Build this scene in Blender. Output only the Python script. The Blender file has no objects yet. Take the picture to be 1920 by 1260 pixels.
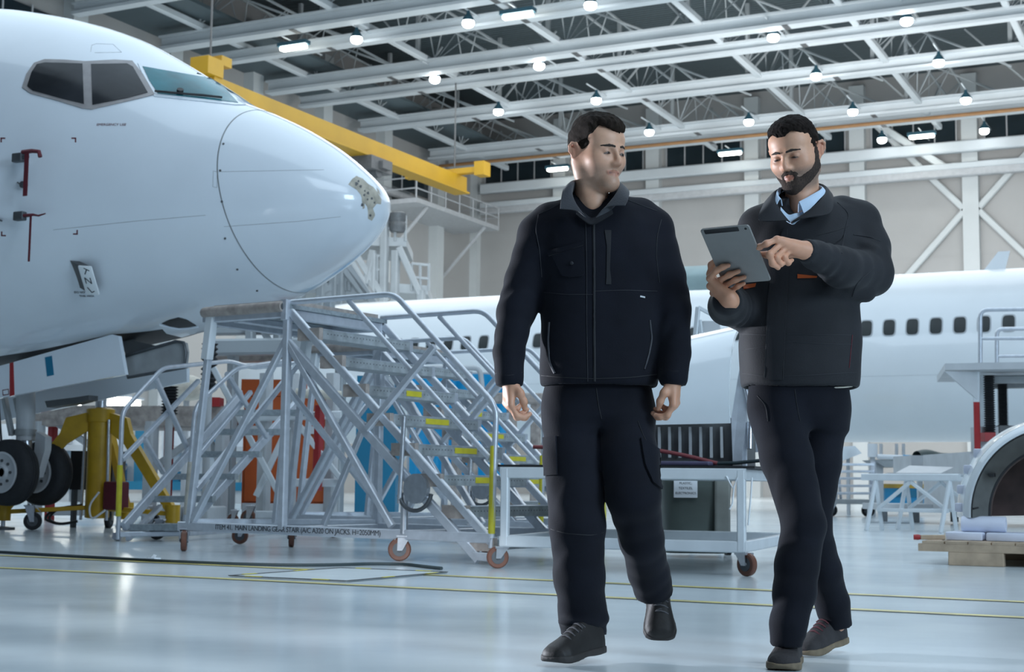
import bpy, bmesh, math, random
import numpy as np
from mathutils import Vector, Matrix
from mathutils.bvhtree import BVHTree
random.seed(5)
S = bpy.context.scene
COL = S.collection
# ------------------------------------------------------------------ camera
FOC, PIT, ROL, PSI, CH = 2760.0, math.radians(5.75), math.radians(-0.62), math.radians(26.4), 0.57
_r = Vector((math.cos(PSI), math.sin(PSI), 0)); _f = Vector((-math.sin(PSI), math.cos(PSI), 0)); _u = Vector((0, 0, 1))
CZ = _f*math.cos(PIT)+_u*math.sin(PIT); _y0 = _f*math.sin(PIT)-_u*math.cos(PIT)
CX = _r*math.cos(ROL)+_y0*math.sin(ROL); CY = -_r*math.sin(ROL)+_y0*math.cos(ROL)
EYE = Vector((0, 0, CH))
cam = bpy.data.objects.new('camera', bpy.data.cameras.new('camera')); COL.objects.link(cam)
cam.data.sensor_width = 36; cam.data.lens = 36*FOC/1920; cam.data.clip_end = 400; cam.data.clip_start = .05
cam.matrix_world = Matrix(((CX.x, -CY.x, -CZ.x, 0), (CX.y, -CY.y, -CZ.y, 0), (CX.z, -CY.z, -CZ.z, CH), (0, 0, 0, 1)))
cam.data.dof.use_dof = True; cam.data.dof.focus_distance = 5.0; cam.data.dof.aperture_fstop = 8.0
S.camera = cam
# ------------------------------------------------------------------ world, lights, exposure
W = bpy.data.worlds.new('hangar_ambient_fill'); S.world = W; W.use_nodes = True  # even ambient fill added for the open sides of the hall
W.node_tree.nodes['Background'].inputs[0].default_value = (.50, .68, .95, 1)
W.node_tree.nodes['Background'].inputs[1].default_value = .13
S.view_settings.view_transform = 'Standard'; S.view_settings.look = 'None'
S.view_settings.exposure = 0.0; S.view_settings.gamma = 1.0; S.view_settings.use_curve_mapping = False

def lamp(name, kind, loc, aim, power, col, size=1.0, size_y=None, spot=None):
    d = bpy.data.lights.new(name, kind); d.energy = power; d.color = col
    if kind == 'AREA':
        d.shape = 'RECTANGLE'; d.size = size; d.size_y = size_y or size
    else:
        d.shadow_soft_size = size
    if spot: d.spot_size = math.radians(spot); d.spot_blend = .35
    o = bpy.data.objects.new(name, d); COL.objects.link(o); o.location = loc
    o.rotation_euler = (Vector(aim)-Vector(loc)).to_track_quat('-Z', 'Y').to_euler()
    return o
def cw(r, f, z): return _r*r+_f*f+Vector((0, 0, z))
# added fill panels overhead, assumed light from the right, assumed spot to the left
lamp('added_overhead_fill', 'AREA', (-14, 20, 19), (-14, 20, 0), 5000, (.70, .86, 1), 40, 26)  # added panel for general light from above, no fixture modelled
lamp('added_overhead_fill', 'AREA', (-14, 52, 18.6), (-14, 52, 0), 9000, (.90, .96, 1), 54, 30)  # added panel below the high bay lamps, brightens the far hall
lamp('added_overhead_fill', 'AREA', (6, 2, 15), (-6, 14, 1), 1100, (.72, .86, 1), 9, 9)  # added fill panel below the roof, belongs to no fixture
lamp('assumed_right_fill', 'AREA', cw(16, -8, 7), cw(-3, 11, 2.5), 2400, (.62, .82, 1), 6, 6)  # assumed light on the right, direction taken from the airliner's shadows; no door modelled
lamp('assumed_rim_spot', 'SPOT', cw(-4.6, 7.2, 1.0), cw(.6, 4.95, 1.0), 2300, (.84, .89, 1), .12, spot=28)  # assumed lamp out of view at left, gives the men's rim light
lamp('floor_band_spot', 'SPOT', (1.0, -16, 8), (-4.4, 4.7, 0), 17000, (.86, .93, 1), .08, spot=9)  # added spot behind the camera, throws the bar shadows onto the floor
lamp('roof_bounce_fill', 'AREA', (-16, 40, 9), (-16, 46, 20), 2600, (.86, .95, 1), 36, 24)  # added fill in place of light bounced up from the floor
lamp('added_back_wall_fill', 'AREA', (-10, 56, 12), (-20, 90, 7), 3600, (1, .98, .95), 30, 6)  # added fill aimed at the back wall, belongs to no fixture

# ------------------------------------------------------------------ materials
def mat(name, col, rough=.5, metal=0.0, noise=0.0, nscale=8.0, bump=0.0, bscale=40.0, spec=.5, coat=0.0, emit=None, estr=0.0, sheen=0.0, sss=0.0, attr=None, alpha=None, trans=0.0):
    m = bpy.data.materials.new(name); m.use_nodes = True
    nt = m.node_tree; b = nt.nodes['Principled BSDF']
    b.inputs['Roughness'].default_value = rough; b.inputs['Metallic'].default_value = metal
    b.inputs['Specular IOR Level'].default_value = spec; b.inputs['Coat Weight'].default_value = coat
    b.inputs['Coat Roughness'].default_value = .06
    c = (*col, 1)
    tc = nt.nodes.new('ShaderNodeTexCoord')
    src = None
    if attr:
        a = nt.nodes.new('ShaderNodeAttribute'); a.attribute_name = attr; src = a.outputs['Color']
    if noise > 0:
        n = nt.nodes.new('ShaderNodeTexNoise'); n.inputs['Scale'].default_value = nscale; n.inputs['Detail'].default_value = 4
        nt.links.new(tc.outputs['Object'], n.inputs['Vector'])
        mr = nt.nodes.new('ShaderNodeMapRange'); mr.inputs['From Min'].default_value = .3; mr.inputs['From Max'].default_value = .7
        mr.inputs['To Min'].default_value = 1-noise; mr.inputs['To Max'].default_value = 1+noise*.4
        nt.links.new(n.outputs['Fac'], mr.inputs['Value'])
        mx = nt.nodes.new('ShaderNodeMix'); mx.data_type = 'RGBA'; mx.blend_type = 'MULTIPLY'; mx.inputs['Factor'].default_value = 1
        mx.inputs['A'].default_value = c
        if src is not None: nt.links.new(src, mx.inputs['A'])
        nt.links.new(mr.outputs['Result'], mx.inputs['B']); src = mx.outputs['Result']
    if src is not None: nt.links.new(src, b.inputs['Base Color'])
    else: b.inputs['Base Color'].default_value = c
    if bump > 0:
        n = nt.nodes.new('ShaderNodeTexNoise'); n.inputs['Scale'].default_value = bscale; n.inputs['Detail'].default_value = 5
        nt.links.new(tc.outputs['Object'], n.inputs['Vector'])
        bp = nt.nodes.new('ShaderNodeBump'); bp.inputs['Strength'].default_value = bump; bp.inputs['Distance'].default_value = .01
        nt.links.new(n.outputs['Fac'], bp.inputs['Height']); nt.links.new(bp.outputs['Normal'], b.inputs['Normal'])
    if emit: b.inputs['Emission Color'].default_value = (*emit, 1); b.inputs['Emission Strength'].default_value = estr
    if sheen: b.inputs['Sheen Weight'].default_value = sheen
    if sss: b.inputs['Subsurface Weight'].default_value = sss; b.inputs['Subsurface Radius'].default_value = (.012, .004, .002); b.inputs['Subsurface Scale'].default_value = 1
    if trans: b.inputs['Transmission Weight'].default_value = trans
    return m
M = {}
M['alu'] = mat('brushed_aluminium', (.63, .67, .73), .36, .5, .12, 14, .04, 120)
M['alu_white'] = mat('white_painted_metal', (.70, .74, .77), .45, .1, .08, 6)
M['tread'] = mat('tread_plate_metal', (.34, .39, .42), .5, .25, .25, 30, .25, 90)
M['steel'] = mat('bare_steel', (.55, .58, .62), .3, .9, .15, 20)
M['dark_steel'] = mat('dark_steel', (.11, .12, .13), .5, .5, .2, 10)
M['zinc'] = mat('zinc_plated_steel', (.66, .68, .72), .28, .9, .1, 30)
M['rubber'] = mat('black_rubber', (.018, .02, .024), .75, 0, .25, 20, .1, 60)
M['caster'] = mat('brown_polyurethane', (.17, .07, .045), .45, 0, .2, 20)
M['plane'] = mat('white_aircraft_paint', (.76, .82, .88), .30, 0, .035, 1.6, coat=.7)
M['plane2'] = mat('white_airliner_paint', (.86, .89, .91), .33, 0, .03, 1.2, coat=.4)
M['cowl'] = mat('white_cowl_paint', (.80, .86, .90), .22, 0, .02, 3, coat=.8)
M['grey'] = mat('grey_primer', (.36, .38, .39), .45, .2, .18, 5)
M['lgrey'] = mat('light_grey_paint', (.52, .54, .56), .5, 0, .1, 4)
M['dgrey'] = mat('dark_grey_paint', (.10, .105, .11), .5, 0, .2, 8)
M['black'] = mat('black_plastic', (.012, .013, .015), .5, 0, .1, 10)
M['yellow'] = mat('yellow_enamel', (.54, .32, .012), .42, 0, .22, 5)
M['crane'] = mat('crane_yellow_paint', (.42, .245, .008), .5, 0, .12, .8)
M['sign_yellow'] = mat('yellow_tape', (.62, .55, .03), .5, 0, .15, 12)
M['red'] = mat('red_paint', (.36, .022, .025), .5, 0, .15, 8)
M['maroon'] = mat('maroon_ribbon', (.12, .012, .022), .7, 0, .15, 20)
M['orange'] = mat('orange_paint', (.42, .075, .010), .5, 0, .15, 3)
M['blue'] = mat('teal_blue_board', (.005, .17, .30), .55, 0, .14, 1.5)
M['sky'] = mat('bright_blue_tarp', (.006, .32, .62), .5, 0, .12, 2)
M['wood'] = mat('raw_timber', (.50, .38, .27), .7, 0, .3, 7, .2, 25)
M['foam'] = mat('white_foam', (.70, .74, .86), .8, 0, .05, 8, .1, 40)
M['bin'] = mat('green_grey_bin_plastic', (.085, .105, .095), .5, 0, .12, 5)
M['paper'] = mat('white_paper', (.78, .81, .84), .8, 0, .03, 5)
M['ink'] = mat('dark_ink', (.03, .035, .045), .8)
M['wall'] = mat('grey_wall_panel', (.46, .46, .455), .55, 0, .06, .35)
M['column'] = mat('white_column_paint', (.62, .66, .67), .5, 0, .06, .6)
M['roofwhite'] = mat('white_roof_steel', (.62, .67, .70), .5, 0, .08, .5)
M['deck'] = mat('grey_roof_deck', (.10, .135, .15), .6, .1, .12, .2)
M['window'] = mat('dark_night_glass', (.02, .032, .04), .12, 0, .3, .8)
M['lampglow'] = mat('lit_lamp_lens', (.9, .95, 1), .5, emit=(.93, .98, 1), estr=22)
M['tubeglow'] = mat('lit_tube_lens', (1, 1, .95), .5, emit=(1, 1, .92), estr=16)
M['lamphouse'] = mat('blue_grey_lamp_housing', (.03, .10, .14), .5, 0, .1, 3)
M['linegold'] = mat('worn_yellow_floor_paint', (.64, .56, .18), .35, 0, .35, 5)
M['cable'] = mat('dark_cable', (.02, .035, .04), .6, 0, .1, 20)
M['hose'] = mat('red_hose_rubber', (.22, .05, .055), .5, 0, .1, 30)
M['cream'] = mat('cream_padding', (.60, .56, .48), .7, 0, .2, 10)
M['bumper'] = mat('worn_beige_bumper', (.40, .35, .32), .7, 0, .35, 12, .2, 40)

# ------------------------------------------------------------------ helpers
def ray(px, py): return CX*((px-960)/FOC)+CY*((py-630)/FOC)+CZ
def AT(px, py, d):
    v = ray(px, py); return EYE+v*(d/v.dot(_f))
def ONP(px, py, ax, val):
    v = ray(px, py); return EYE+v*((val-EYE[ax])/v[ax])
def ONPL(px, py, p0, n):
    v = ray(px, py); return EYE+v*((Vector(p0)-EYE).dot(n)/v.dot(n))
def FL(px, py): return ONP(px, py, 2, 0.0)

class MB:
    def __init__(s): s.v = []; s.f = []
    def add(s, vs, fs):
        o = len(s.v); s.v += [tuple(v) for v in vs]; s.f += [tuple(i+o for i in f) for f in fs]; return s
    def bx(s, x0, y0, z0, x1, y1, z1):
        v = [(x, y, z) for z in (z0, z1) for y in (y0, y1) for x in (x0, x1)]
        return s.add(v, [(0, 2, 3, 1), (4, 5, 7, 6), (0, 1, 5, 4), (2, 6, 7, 3), (0, 4, 6, 2), (1, 3, 7, 5)])
    def rbox(s, x0, y0, z0, x1, y1, z1, c=.01):
        # chamfered box
        b = bmesh.new(); bmesh.ops.create_cube(b, size=1)
        for v in b.verts: v.co = Vector((x0+(v.co.x+.5)*(x1-x0), y0+(v.co.y+.5)*(y1-y0), z0+(v.co.z+.5)*(z1-z0)))
        bmesh.ops.bevel(b, geom=b.edges[:], offset=c, segments=2, affect='EDGES', profile=.5)
        b.verts.index_update(); s.add([v.co[:] for v in b.verts], [[v.index for v in f.verts] for f in b.faces]); b.free(); return s
    def bar(s, p, q, w, h=None, up=(0, 0, 1), ch=.14):
        h = h or w; p = Vector(p); q = Vector(q); d = (q-p).normalized(); u = Vector(up)
        if abs(d.dot(u)) > .98: u = Vector((0, 1, 0))
        a = d.cross(u).normalized(); u = a.cross(d)
        w2, h2 = w/2, h/2; c = ch*min(w, h)
        sec = [(-w2+c, -h2), (w2-c, -h2), (w2, -h2+c), (w2, h2-c), (w2-c, h2), (-w2+c, h2), (-w2, h2-c), (-w2, -h2+c)]
        vs = [e+a*x+u*y for e in (p, q) for x, y in sec]
        fs = [(i, (i+1) % 8, 8+(i+1) % 8, 8+i) for i in range(8)]+[tuple(range(7, -1, -1)), tuple(range(8, 16))]
        return s.add(vs, fs)
    def tube(s, p, q, r, n=10, r2=None):
        return s.path([p, q], r, n, r2=r2)
    def path(s, pts, r, n=8, r2=None, round_=0.0, closed=False):
        P = [Vector(p) for p in pts]
        if round_ > 0:
            Q = [P[0]]
            for i in range(1, len(P)-1):
                a = P[i-1]-P[i]; b = P[i+1]-P[i]; t = min(round_, a.length*.45, b.length*.45)
                A = P[i]+a.normalized()*t; B = P[i]+b.normalized()*t
                for k in range(5):
                    u = k/4; Q.append(A*(1-u)**2+P[i]*2*u*(1-u)+B*u*u)
            P = Q+[P[-1]]
        m = len(P); prev = None; vs = []
        for i in range(m):
            if closed: d = (P[(i+1) % m]-P[i-1]).normalized()
            else: d = (P[min(i+1, m-1)]-P[max(i-1, 0)]).normalized()
            if prev is None:
                u = Vector((0, 0, 1)) if abs(d.z) < .9 else Vector((1, 0, 0)); a = d.cross(u).normalized()
            else:
                a = (prev-d*prev.dot(d)).normalized()
            prev = a; b = d.cross(a)
            rr = r if r2 is None else r+(r2-r)*i/(m-1)
            vs += [P[i]+a*(rr*math.cos(2*math.pi*k/n))+b*(rr*math.sin(2*math.pi*k/n)) for k in range(n)]
        fs = [(i*n+k, i*n+(k+1) % n, ((i+1) % m)*n+(k+1) % n, ((i+1) % m)*n+k) for i in range(m if closed else m-1) for k in range(n)]
        if not closed: fs += [tuple(range(n-1, -1, -1)), tuple((m-1)*n+k for k in range(n))]
        return s.add(vs, fs)
    def lathe(s, prof, o, ax=(0, 0, 1), n=20):
        ax = Vector(ax).normalized(); u = Vector((0, 0, 1)) if abs(ax.z) < .9 else Vector((1, 0, 0)); a = ax.cross(u).normalized(); b = ax.cross(a); o = Vector(o)
        m = len(prof)
        vs = [o+ax*z+(a*math.cos(2*math.pi*k/n)+b*math.sin(2*math.pi*k/n))*max(r, 1e-4) for r, z in prof for k in range(n)]
        fs = [(i*n+k, i*n+(k+1) % n, (i+1)*n+(k+1) % n, (i+1)*n+k) for i in range(m-1) for k in range(n)]
        fs += [tuple(range(n-1, -1, -1)), tuple((m-1)*n+k for k in range(n))]
        return s.add(vs, fs)
    def grid(s, fn, nu, nv):
        vs = [fn(i/nu, j/nv) for i in range(nu+1) for j in range(nv+1)]
        fs = [(i*(nv+1)+j, (i+1)*(nv+1)+j, (i+1)*(nv+1)+j+1, i*(nv+1)+j+1) for i in range(nu) for j in range(nv)]
        return s.add(vs, fs)
    def slab(s, poly, d):
        # polygon extruded along d
        n = len(poly); d = Vector(d); vs = [Vector(p) for p in poly]+[Vector(p)+d for p in poly]
        return s.add(vs, [tuple(range(n-1, -1, -1)), tuple(range(n, 2*n))]+[(i, (i+1) % n, n+(i+1) % n, n+i) for i in range(n)])
    def shell(s, fn, nu, nv, thick):
        # grid with thickness along fn's numeric normal
        P = [[Vector(fn(i/nu, j/nv)) for j in range(nv+1)] for i in range(nu+1)]
        N = []
        for i in range(nu+1):
            for j in range(nv+1):
                du = P[min(i+1, nu)][j]-P[max(i-1, 0)][j]; dv = P[i][min(j+1, nv)]-P[i][max(j-1, 0)]
                N.append(du.cross(dv).normalized())
        A = [p for row in P for p in row]; K = len(A); vs = A+[a+n*thick for a, n in zip(A, N)]
        I = lambda i, j: i*(nv+1)+j
        fs = []
        for i in range(nu):
            for j in range(nv):
                q = (I(i, j), I(i+1, j), I(i+1, j+1), I(i, j+1)); fs.append(q[::-1]); fs.append(tuple(K+x for x in q))
        for i in range(nu):
            fs += [(I(i, 0), I(i+1, 0), K+I(i+1, 0), K+I(i, 0)), (I(i+1, nv), I(i, nv), K+I(i, nv), K+I(i+1, nv))]
        for j in range(nv):
            fs += [(I(0, j+1), I(0, j), K+I(0, j), K+I(0, j+1)), (I(nu, j), I(nu, j+1), K+I(nu, j+1), K+I(nu, j))]
        return s.add(vs, fs)
    def build(s, name, m, parent=None, smooth=None, bevel=0.0, label=None):
        me = bpy.data.meshes.new(name); me.from_pydata(s.v, [], s.f); me.update()
        if bevel or smooth is not None or True:
            b = bmesh.new(); b.from_mesh(me); bmesh.ops.recalc_face_normals(b, faces=b.faces[:]); b.to_mesh(me); b.free()
        if smooth is not None:
            me.polygons.foreach_set('use_smooth', [True]*len(me.polygons))
            if smooth < 170: me.set_sharp_from_angle(angle=math.radians(smooth))
        me.materials.append(M[m] if isinstance(m, str) else m)
        o = bpy.data.objects.new(name, me); COL.objects.link(o)
        if parent: o.parent = parent
        if label: o['label'] = label
        return o

def tag(o, label, cat, group=None, kind=None):
    o['label'] = label; o['category'] = cat
    if group: o['group'] = group
    if kind: o['kind'] = kind
    return o
def thing(name, label, cat, loc=(0, 0, 0), rz=0.0, group=None):
    o = bpy.data.objects.new(name, None); COL.objects.link(o); o.location = loc; o.rotation_euler = (0, 0, rz); o.empty_display_size = .1
    return tag(o, label, cat, group)
def struct(o, label=None):
    o['kind'] = 'structure'
    if label: o['label'] = label
    return o
def dup(root, loc, rz=None, label=None, group=None):
    def cp(o, par):
        c = o.copy(); COL.objects.link(c)
        if par: c.parent = par
        for ch in [x for x in COL.objects if x.parent == o]: cp(ch, c)
        return c
    r = cp(root, None); r.location = loc
    if rz is not None: r.rotation_euler = (0, 0, rz)
    if label: r['label'] = label
    if group: r['group'] = group
    return r
def text(name, body, size, m, parent, mtx, extrude=.0006, align='CENTER', spacing=1.0):
    cu = bpy.data.curves.new(name, 'FONT'); cu.body = body; cu.size = size; cu.align_x = align; cu.align_y = 'CENTER'; cu.extrude = extrude; cu.space_character = spacing
    t = bpy.data.objects.new(name+'_c', cu); COL.objects.link(t)
    dg = bpy.context.evaluated_depsgraph_get(); me = bpy.data.meshes.new_from_object(t.evaluated_get(dg))
    bpy.data.objects.remove(t)
    me.transform(mtx); me.materials.clear(); me.materials.append(M[m])
    o = bpy.data.objects.new(name, me); COL.objects.link(o); o.parent = parent
    return o
def frame_mtx(o, xa, ya):
    xa = Vector(xa).normalized(); ya = Vector(ya).normalized(); za = xa.cross(ya).normalized(); ya = za.cross(xa)
    m = Matrix((xa, ya, za)).transposed().to_4x4(); m.translation = Vector(o); return m
ORD = ['', 'first', 'second', 'third', 'fourth', 'fifth', 'sixth', 'seventh', 'eighth', 'ninth', 'tenth', 'eleventh', 'twelfth', 'thirteenth', 'fourteenth', 'fifteenth']
# ================================================================== the hall
XL, YB, ZR = -43.5, 82.0, 24.2
XR, YF = 26.0, -26.0
# floor: pale blue-grey epoxy
fm = mat('glossy_epoxy_floor', (.62, .69, .725), .16, 0, .07, .5, spec=.5)
nt = fm.node_tree; b = nt.nodes['Principled BSDF']
tc = nt.nodes.new('ShaderNodeTexCoord'); n = nt.nodes.new('ShaderNodeTexNoise'); n.inputs['Scale'].default_value = 1.3; n.inputs['Detail'].default_value = 6
nt.links.new(tc.outputs['Object'], n.inputs['Vector'])
mr = nt.nodes.new('ShaderNodeMapRange'); mr.inputs['To Min'].default_value = .10; mr.inputs['To Max'].default_value = .26
nt.links.new(n.outputs['Fac'], mr.inputs['Value']); nt.links.new(mr.outputs['Result'], b.inputs['Roughness'])
n2 = nt.nodes.new('ShaderNodeTexNoise'); n2.inputs['Scale'].default_value = 2.2; n2.inputs['Detail'].default_value = 2
nt.links.new(tc.outputs['Object'], n2.inputs['Vector'])
bp = nt.nodes.new('ShaderNodeBump'); bp.inputs['Strength'].default_value = .12; bp.inputs['Distance'].default_value = .02
nt.links.new(n2.outputs['Fac'], bp.inputs['Height']); nt.links.new(bp.outputs['Normal'], b.inputs['Normal'])
struct(MB().bx(XL-1, YF, -.3, XR, YB+1, 0).build('floor', fm))
# walls with column bays, panel joints and a strip of dark windows high up
def wall_mat(name, axis):
    m = mat(name, (.43, .43, .425), .5, 0, .07, .3)
    nt = m.node_tree; b = nt.nodes['Principled BSDF']
    tc = nt.nodes.new('ShaderNodeTexCoord'); sp = nt.nodes.new('ShaderNodeSeparateXYZ'); nt.links.new(tc.outputs['Object'], sp.inputs[0])
    w = nt.nodes.new('ShaderNodeMath'); w.operation = 'MODULO'; nt.links.new(sp.outputs['Z'], w.inputs[0]); w.inputs[1].default_value = 4.4
    l = nt.nodes.new('ShaderNodeMath'); l.operation = 'LESS_THAN'; nt.links.new(w.outputs[0], l.inputs[0]); l.inputs[1].default_value = .09
    bp = nt.nodes.new('ShaderNodeBump'); bp.inputs['Strength'].default_value = .8; bp.inputs['Distance'].default_value = .03; bp.invert = True
    nt.links.new(l.outputs[0], bp.inputs['Height']); nt.links.new(bp.outputs['Normal'], b.inputs['Normal'])
    return m
struct(MB().bx(XL-1, YB, 0, XR, YB+.6, ZR+1).build('wall_back', wall_mat('back_wall_panels', 0)))
struct(MB().bx(XL-.6, YF, 0, XL, YB, ZR+1).build('wall_left', wall_mat('left_wall_panels', 1)))
BX = [ONP(px, 350, 1, YB).x for px in (1229, 1417, 1613, 1822)]
step = (BX[3]-BX[0])/3
cols = [BX[0]+step*k for k in range(-2, 9)]
for i, x in enumerate(cols):
    struct(MB().bx(x-.42, YB-.55, 0, x+.42, YB-.002, ZR-1).build('pillar', 'column'), 'white steel pillar standing against the grey back wall')
for i, x in enumerate(cols[:-1]):
    o = MB().bx(x+.75, YB-.12, 19.55, x+step-.75, YB-.003, 20.9).build('window_%d' % (i+1), 'window'); struct(o)
    f = MB()
    for k in range(5): f.bx(x+.72+(step-1.5)*k/4, YB-.16, 19.5, x+.79+(step-1.5)*k/4, YB-.121, 20.95)
    f.bx(x+.7, YB-.16, 19.4, x+step-.7, YB-.004, 19.54); f.bx(x+.7, YB-.16, 20.91, x+step-.7, YB-.004, 21.05)
    f.build('window_frame', 'lgrey', o)
for i in range(9):
    y = 27.0+6.2*i
    struct(MB().bx(XL+.002, y-.42, 0, XL+.6, y+.42, ZR-1).build('pillar', 'column'), 'white steel pillar standing against the left wall')
    if y+5.4 < YB:
        o = MB().bx(XL+.003, y+.7, 17.6, XL+.12, y+5.5, 19.6).build('window_%d' % (i+20), 'window'); struct(o)
        f = MB()
        for k in range(4): f.bx(XL+.121, y+.7+1.58*k, 17.5, XL+.16, y+.78+1.58*k, 19.7)
        f.build('window_frame', 'lgrey', o)
# horizontal rails and pipes along the walls
def wall_y(px, py): return ONP(px, py, 1, YB-.9)
for nm, (px, py), w, m in (('wall_rail', (1726, 282), .62, 'roofwhite'), ('wall_rail', (1726, 318), .34, 'roofwhite'), ('wall_rail', (1726, 330), .42, 'lgrey')):
    z = wall_y(px, py).z
    struct(MB().bar((XL+1, YB-.9, z), (XR, YB-.9, z), .5, w).build(nm, m), 'long horizontal steel rail running along the back wall')
struct(MB().tube((XL+.9, 20, 16.9), (XL+.9, YB-1, 16.9), .22).build('wall_rail', 'lgrey'), 'long pipe running along the left wall below its windows')
# cross bracing behind the man with the tablet
bx = cols[5]
zc = ONP(1822, 395, 1, YB).z
for s in (-1, 1):
    for t in (-1, 1):
        struct(MB().bar((bx+s*.42, YB-.3, zc+.1*t), (bx+s*(step-.4), YB-.3, zc+t*5.9), .34, .34).build('wall_brace', 'column'), 'white diagonal steel brace beside a pillar of the back wall')
struct(MB().bar((cols[4]+.2, YB-.8, 21.6), (cols[4]+5.0, YB-.8, 17.9), .4, .4).build('wall_brace', 'column'), 'white diagonal steel strut crossing the high windows')
# ceiling deck, corrugated along x
cm = mat('corrugated_roof_deck', (.10, .135, .15), .55, .1, .1, .15)
nt = cm.node_tree; b = nt.nodes['Principled BSDF']
tc = nt.nodes.new('ShaderNodeTexCoord'); wv = nt.nodes.new('ShaderNodeTexWave'); wv.bands_direction = 'Y'; wv.inputs['Scale'].default_value = 1.1
nt.links.new(tc.outputs['Object'], wv.inputs['Vector']); bp = nt.nodes.new('ShaderNodeBump'); bp.inputs['Strength'].default_value = 1; bp.inputs['Distance'].default_value = .12
nt.links.new(wv.outputs['Fac'], bp.inputs['Height']); nt.links.new(bp.outputs['Normal'], b.inputs['Normal'])
c = MB()
c.add([(XL-1, YF, ZR+1.9), (XR, YF, ZR+1.9), (XR, YB+1, ZR-.6), (XL-1, YB+1, ZR-.6), (XL-1, YF, ZR+2.3), (XR, YF, ZR+2.3), (XR, YB+1, ZR), (XL-1, YB+1, ZR)],
      [(0, 1, 2, 3), (7, 6, 5, 4), (0, 4, 5, 1), (1, 5, 6, 2), (2, 6, 7, 3), (3, 7, 4, 0)])
struct(c.build('ceiling', cm))
def deck_z(y): return ZR+1.9-2.5*(y-YF)/(YB+1-YF)-.15
# long beams along x: wide bottom flange, web, top flange, a run of cable tray
XB = XL+1.0
rows = [(33.6, 1), (36.2, 0), (42.0, 1), (44.8, 0), (50.3, 1), (53.1, 0), (58.3, 1), (61.1, 0), (66.8, 1), (74.5, 1), (76.8, 0)]
roww = ['nearest', 'second nearest', 'third nearest', 'fourth nearest', 'fifth nearest', 'sixth nearest', 'seventh nearest', 'eighth nearest', 'third from last', 'second from last', 'last']
for i, (y, big) in enumerate(rows):
    t = thing('roof_beam', 'long white roof beam crossing the hall, the %s row to the back wall' % roww[i], 'beam', (0, y, 19.7), 0, 'white roof beams'); t['kind'] = 'structure'
    x1 = XR-1
    w = .62 if big else .46
    MB().bx(XB, -w/2, -.13, x1, w/2, 0).build('lower_flange', 'roofwhite', t)
    h = .42 if big else .3
    MB().bx(XB, -.05, 0, x1, .05, h).build('web', 'roofwhite', t)
    MB().bx(XB, -w/2, h, x1, w/2, h+.08).build('upper_flange', 'roofwhite', t)
    if big:
        MB().bx(XB+2, w/2+.25, .55, x1, w/2+.65, .65).build('cable_tray', 'lgrey', t)
    jm = MB()
    for k in range(7): jm.bx(XB+7+9.5*k, -w/2-.01, -.15, XB+7.25+9.5*k, w/2+.01, -.128)
    jm.build('joint_plate', 'dgrey', t)
struct(MB().tube((XB, 75.6, 19.45), (XR, 75.6, 19.45), .10, 6).build('roof_pipe', mat('rusty_orange_pipe', (.36, .19, .08), .6, 0, .2, 2)), 'rusty orange pipe running along the last white roof beam')
M['truss'] = mat('grey_white_truss_paint', (.40, .44, .46), .5, 0, .08, .5)
# trusses along y
tx = [-40.2, -33.5, -26.75, -20.1, -14.1, -8.0, -2.0, 4.0]
for i, x in enumerate(tx):
    t = thing('roof_truss', 'white lattice roof truss running towards the back wall, %s from the left wall' % ORD[i+1], 'truss', (x, 0, 0), 0, 'white roof trusses'); t['kind'] = 'structure'
    z0 = lambda y: 20.06+.0105*(76-y)
    MB().bar((0, 24, z0(24)), (0, 80, z0(80)), .30, .30).build('lower_chord', 'roofwhite', t)
    ml = MB()
    for s in (-1, 1):
        ml.bar((.9+s*.55, 24, z0(24)+2.1), (.9+s*.55, 80, z0(80)+1.75), .11, .11)
    ml.build('upper_chord', 'truss', t)
    lt = MB(); y = 26.0; k = 0
    while y < 79:
        for s in (-1, 1):
            a = Vector((.0, y, z0(y)+.1)); bq = Vector((.9+s*.55, y+(1.5), z0(y)+1.95))
            lt.bar(a, bq, .05, .05); lt.bar(bq, a+Vector((0, 3.0, 0)), .05, .05)
        y += 3.0
    lt.build('lattice', 'truss', t)
    ps = MB()
    for (yy, big) in rows:
        if big: ps.bar((-.65, yy+.2, 19.8), (-.65, yy+.2, deck_z(yy)), .2, .2)
    ps.build('hanger_post', 'truss', t)
    br = MB()
    for k, (yy, big) in enumerate(rows):
        if not big: continue
        s = 1 if (k % 3) else -1
        br.bar((-.65, yy+.3, 20.3), (-.65+s*3.2, yy+.3, deck_z(yy)), .09, .09)
        br.bar((-.65, yy+.3, 22.6), (-.65+5.6, yy+4.2, 20.4), .09, .09)
    br.build('cross_brace', 'truss', t)
# soffit and gutter along the left wall
struct(MB().bx(XL+.02, 20, 20.6, XL+4.6, YB-1, 20.75).build('ceiling_soffit', 'deck'), 'dark strip of lower ceiling along the left wall')
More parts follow.
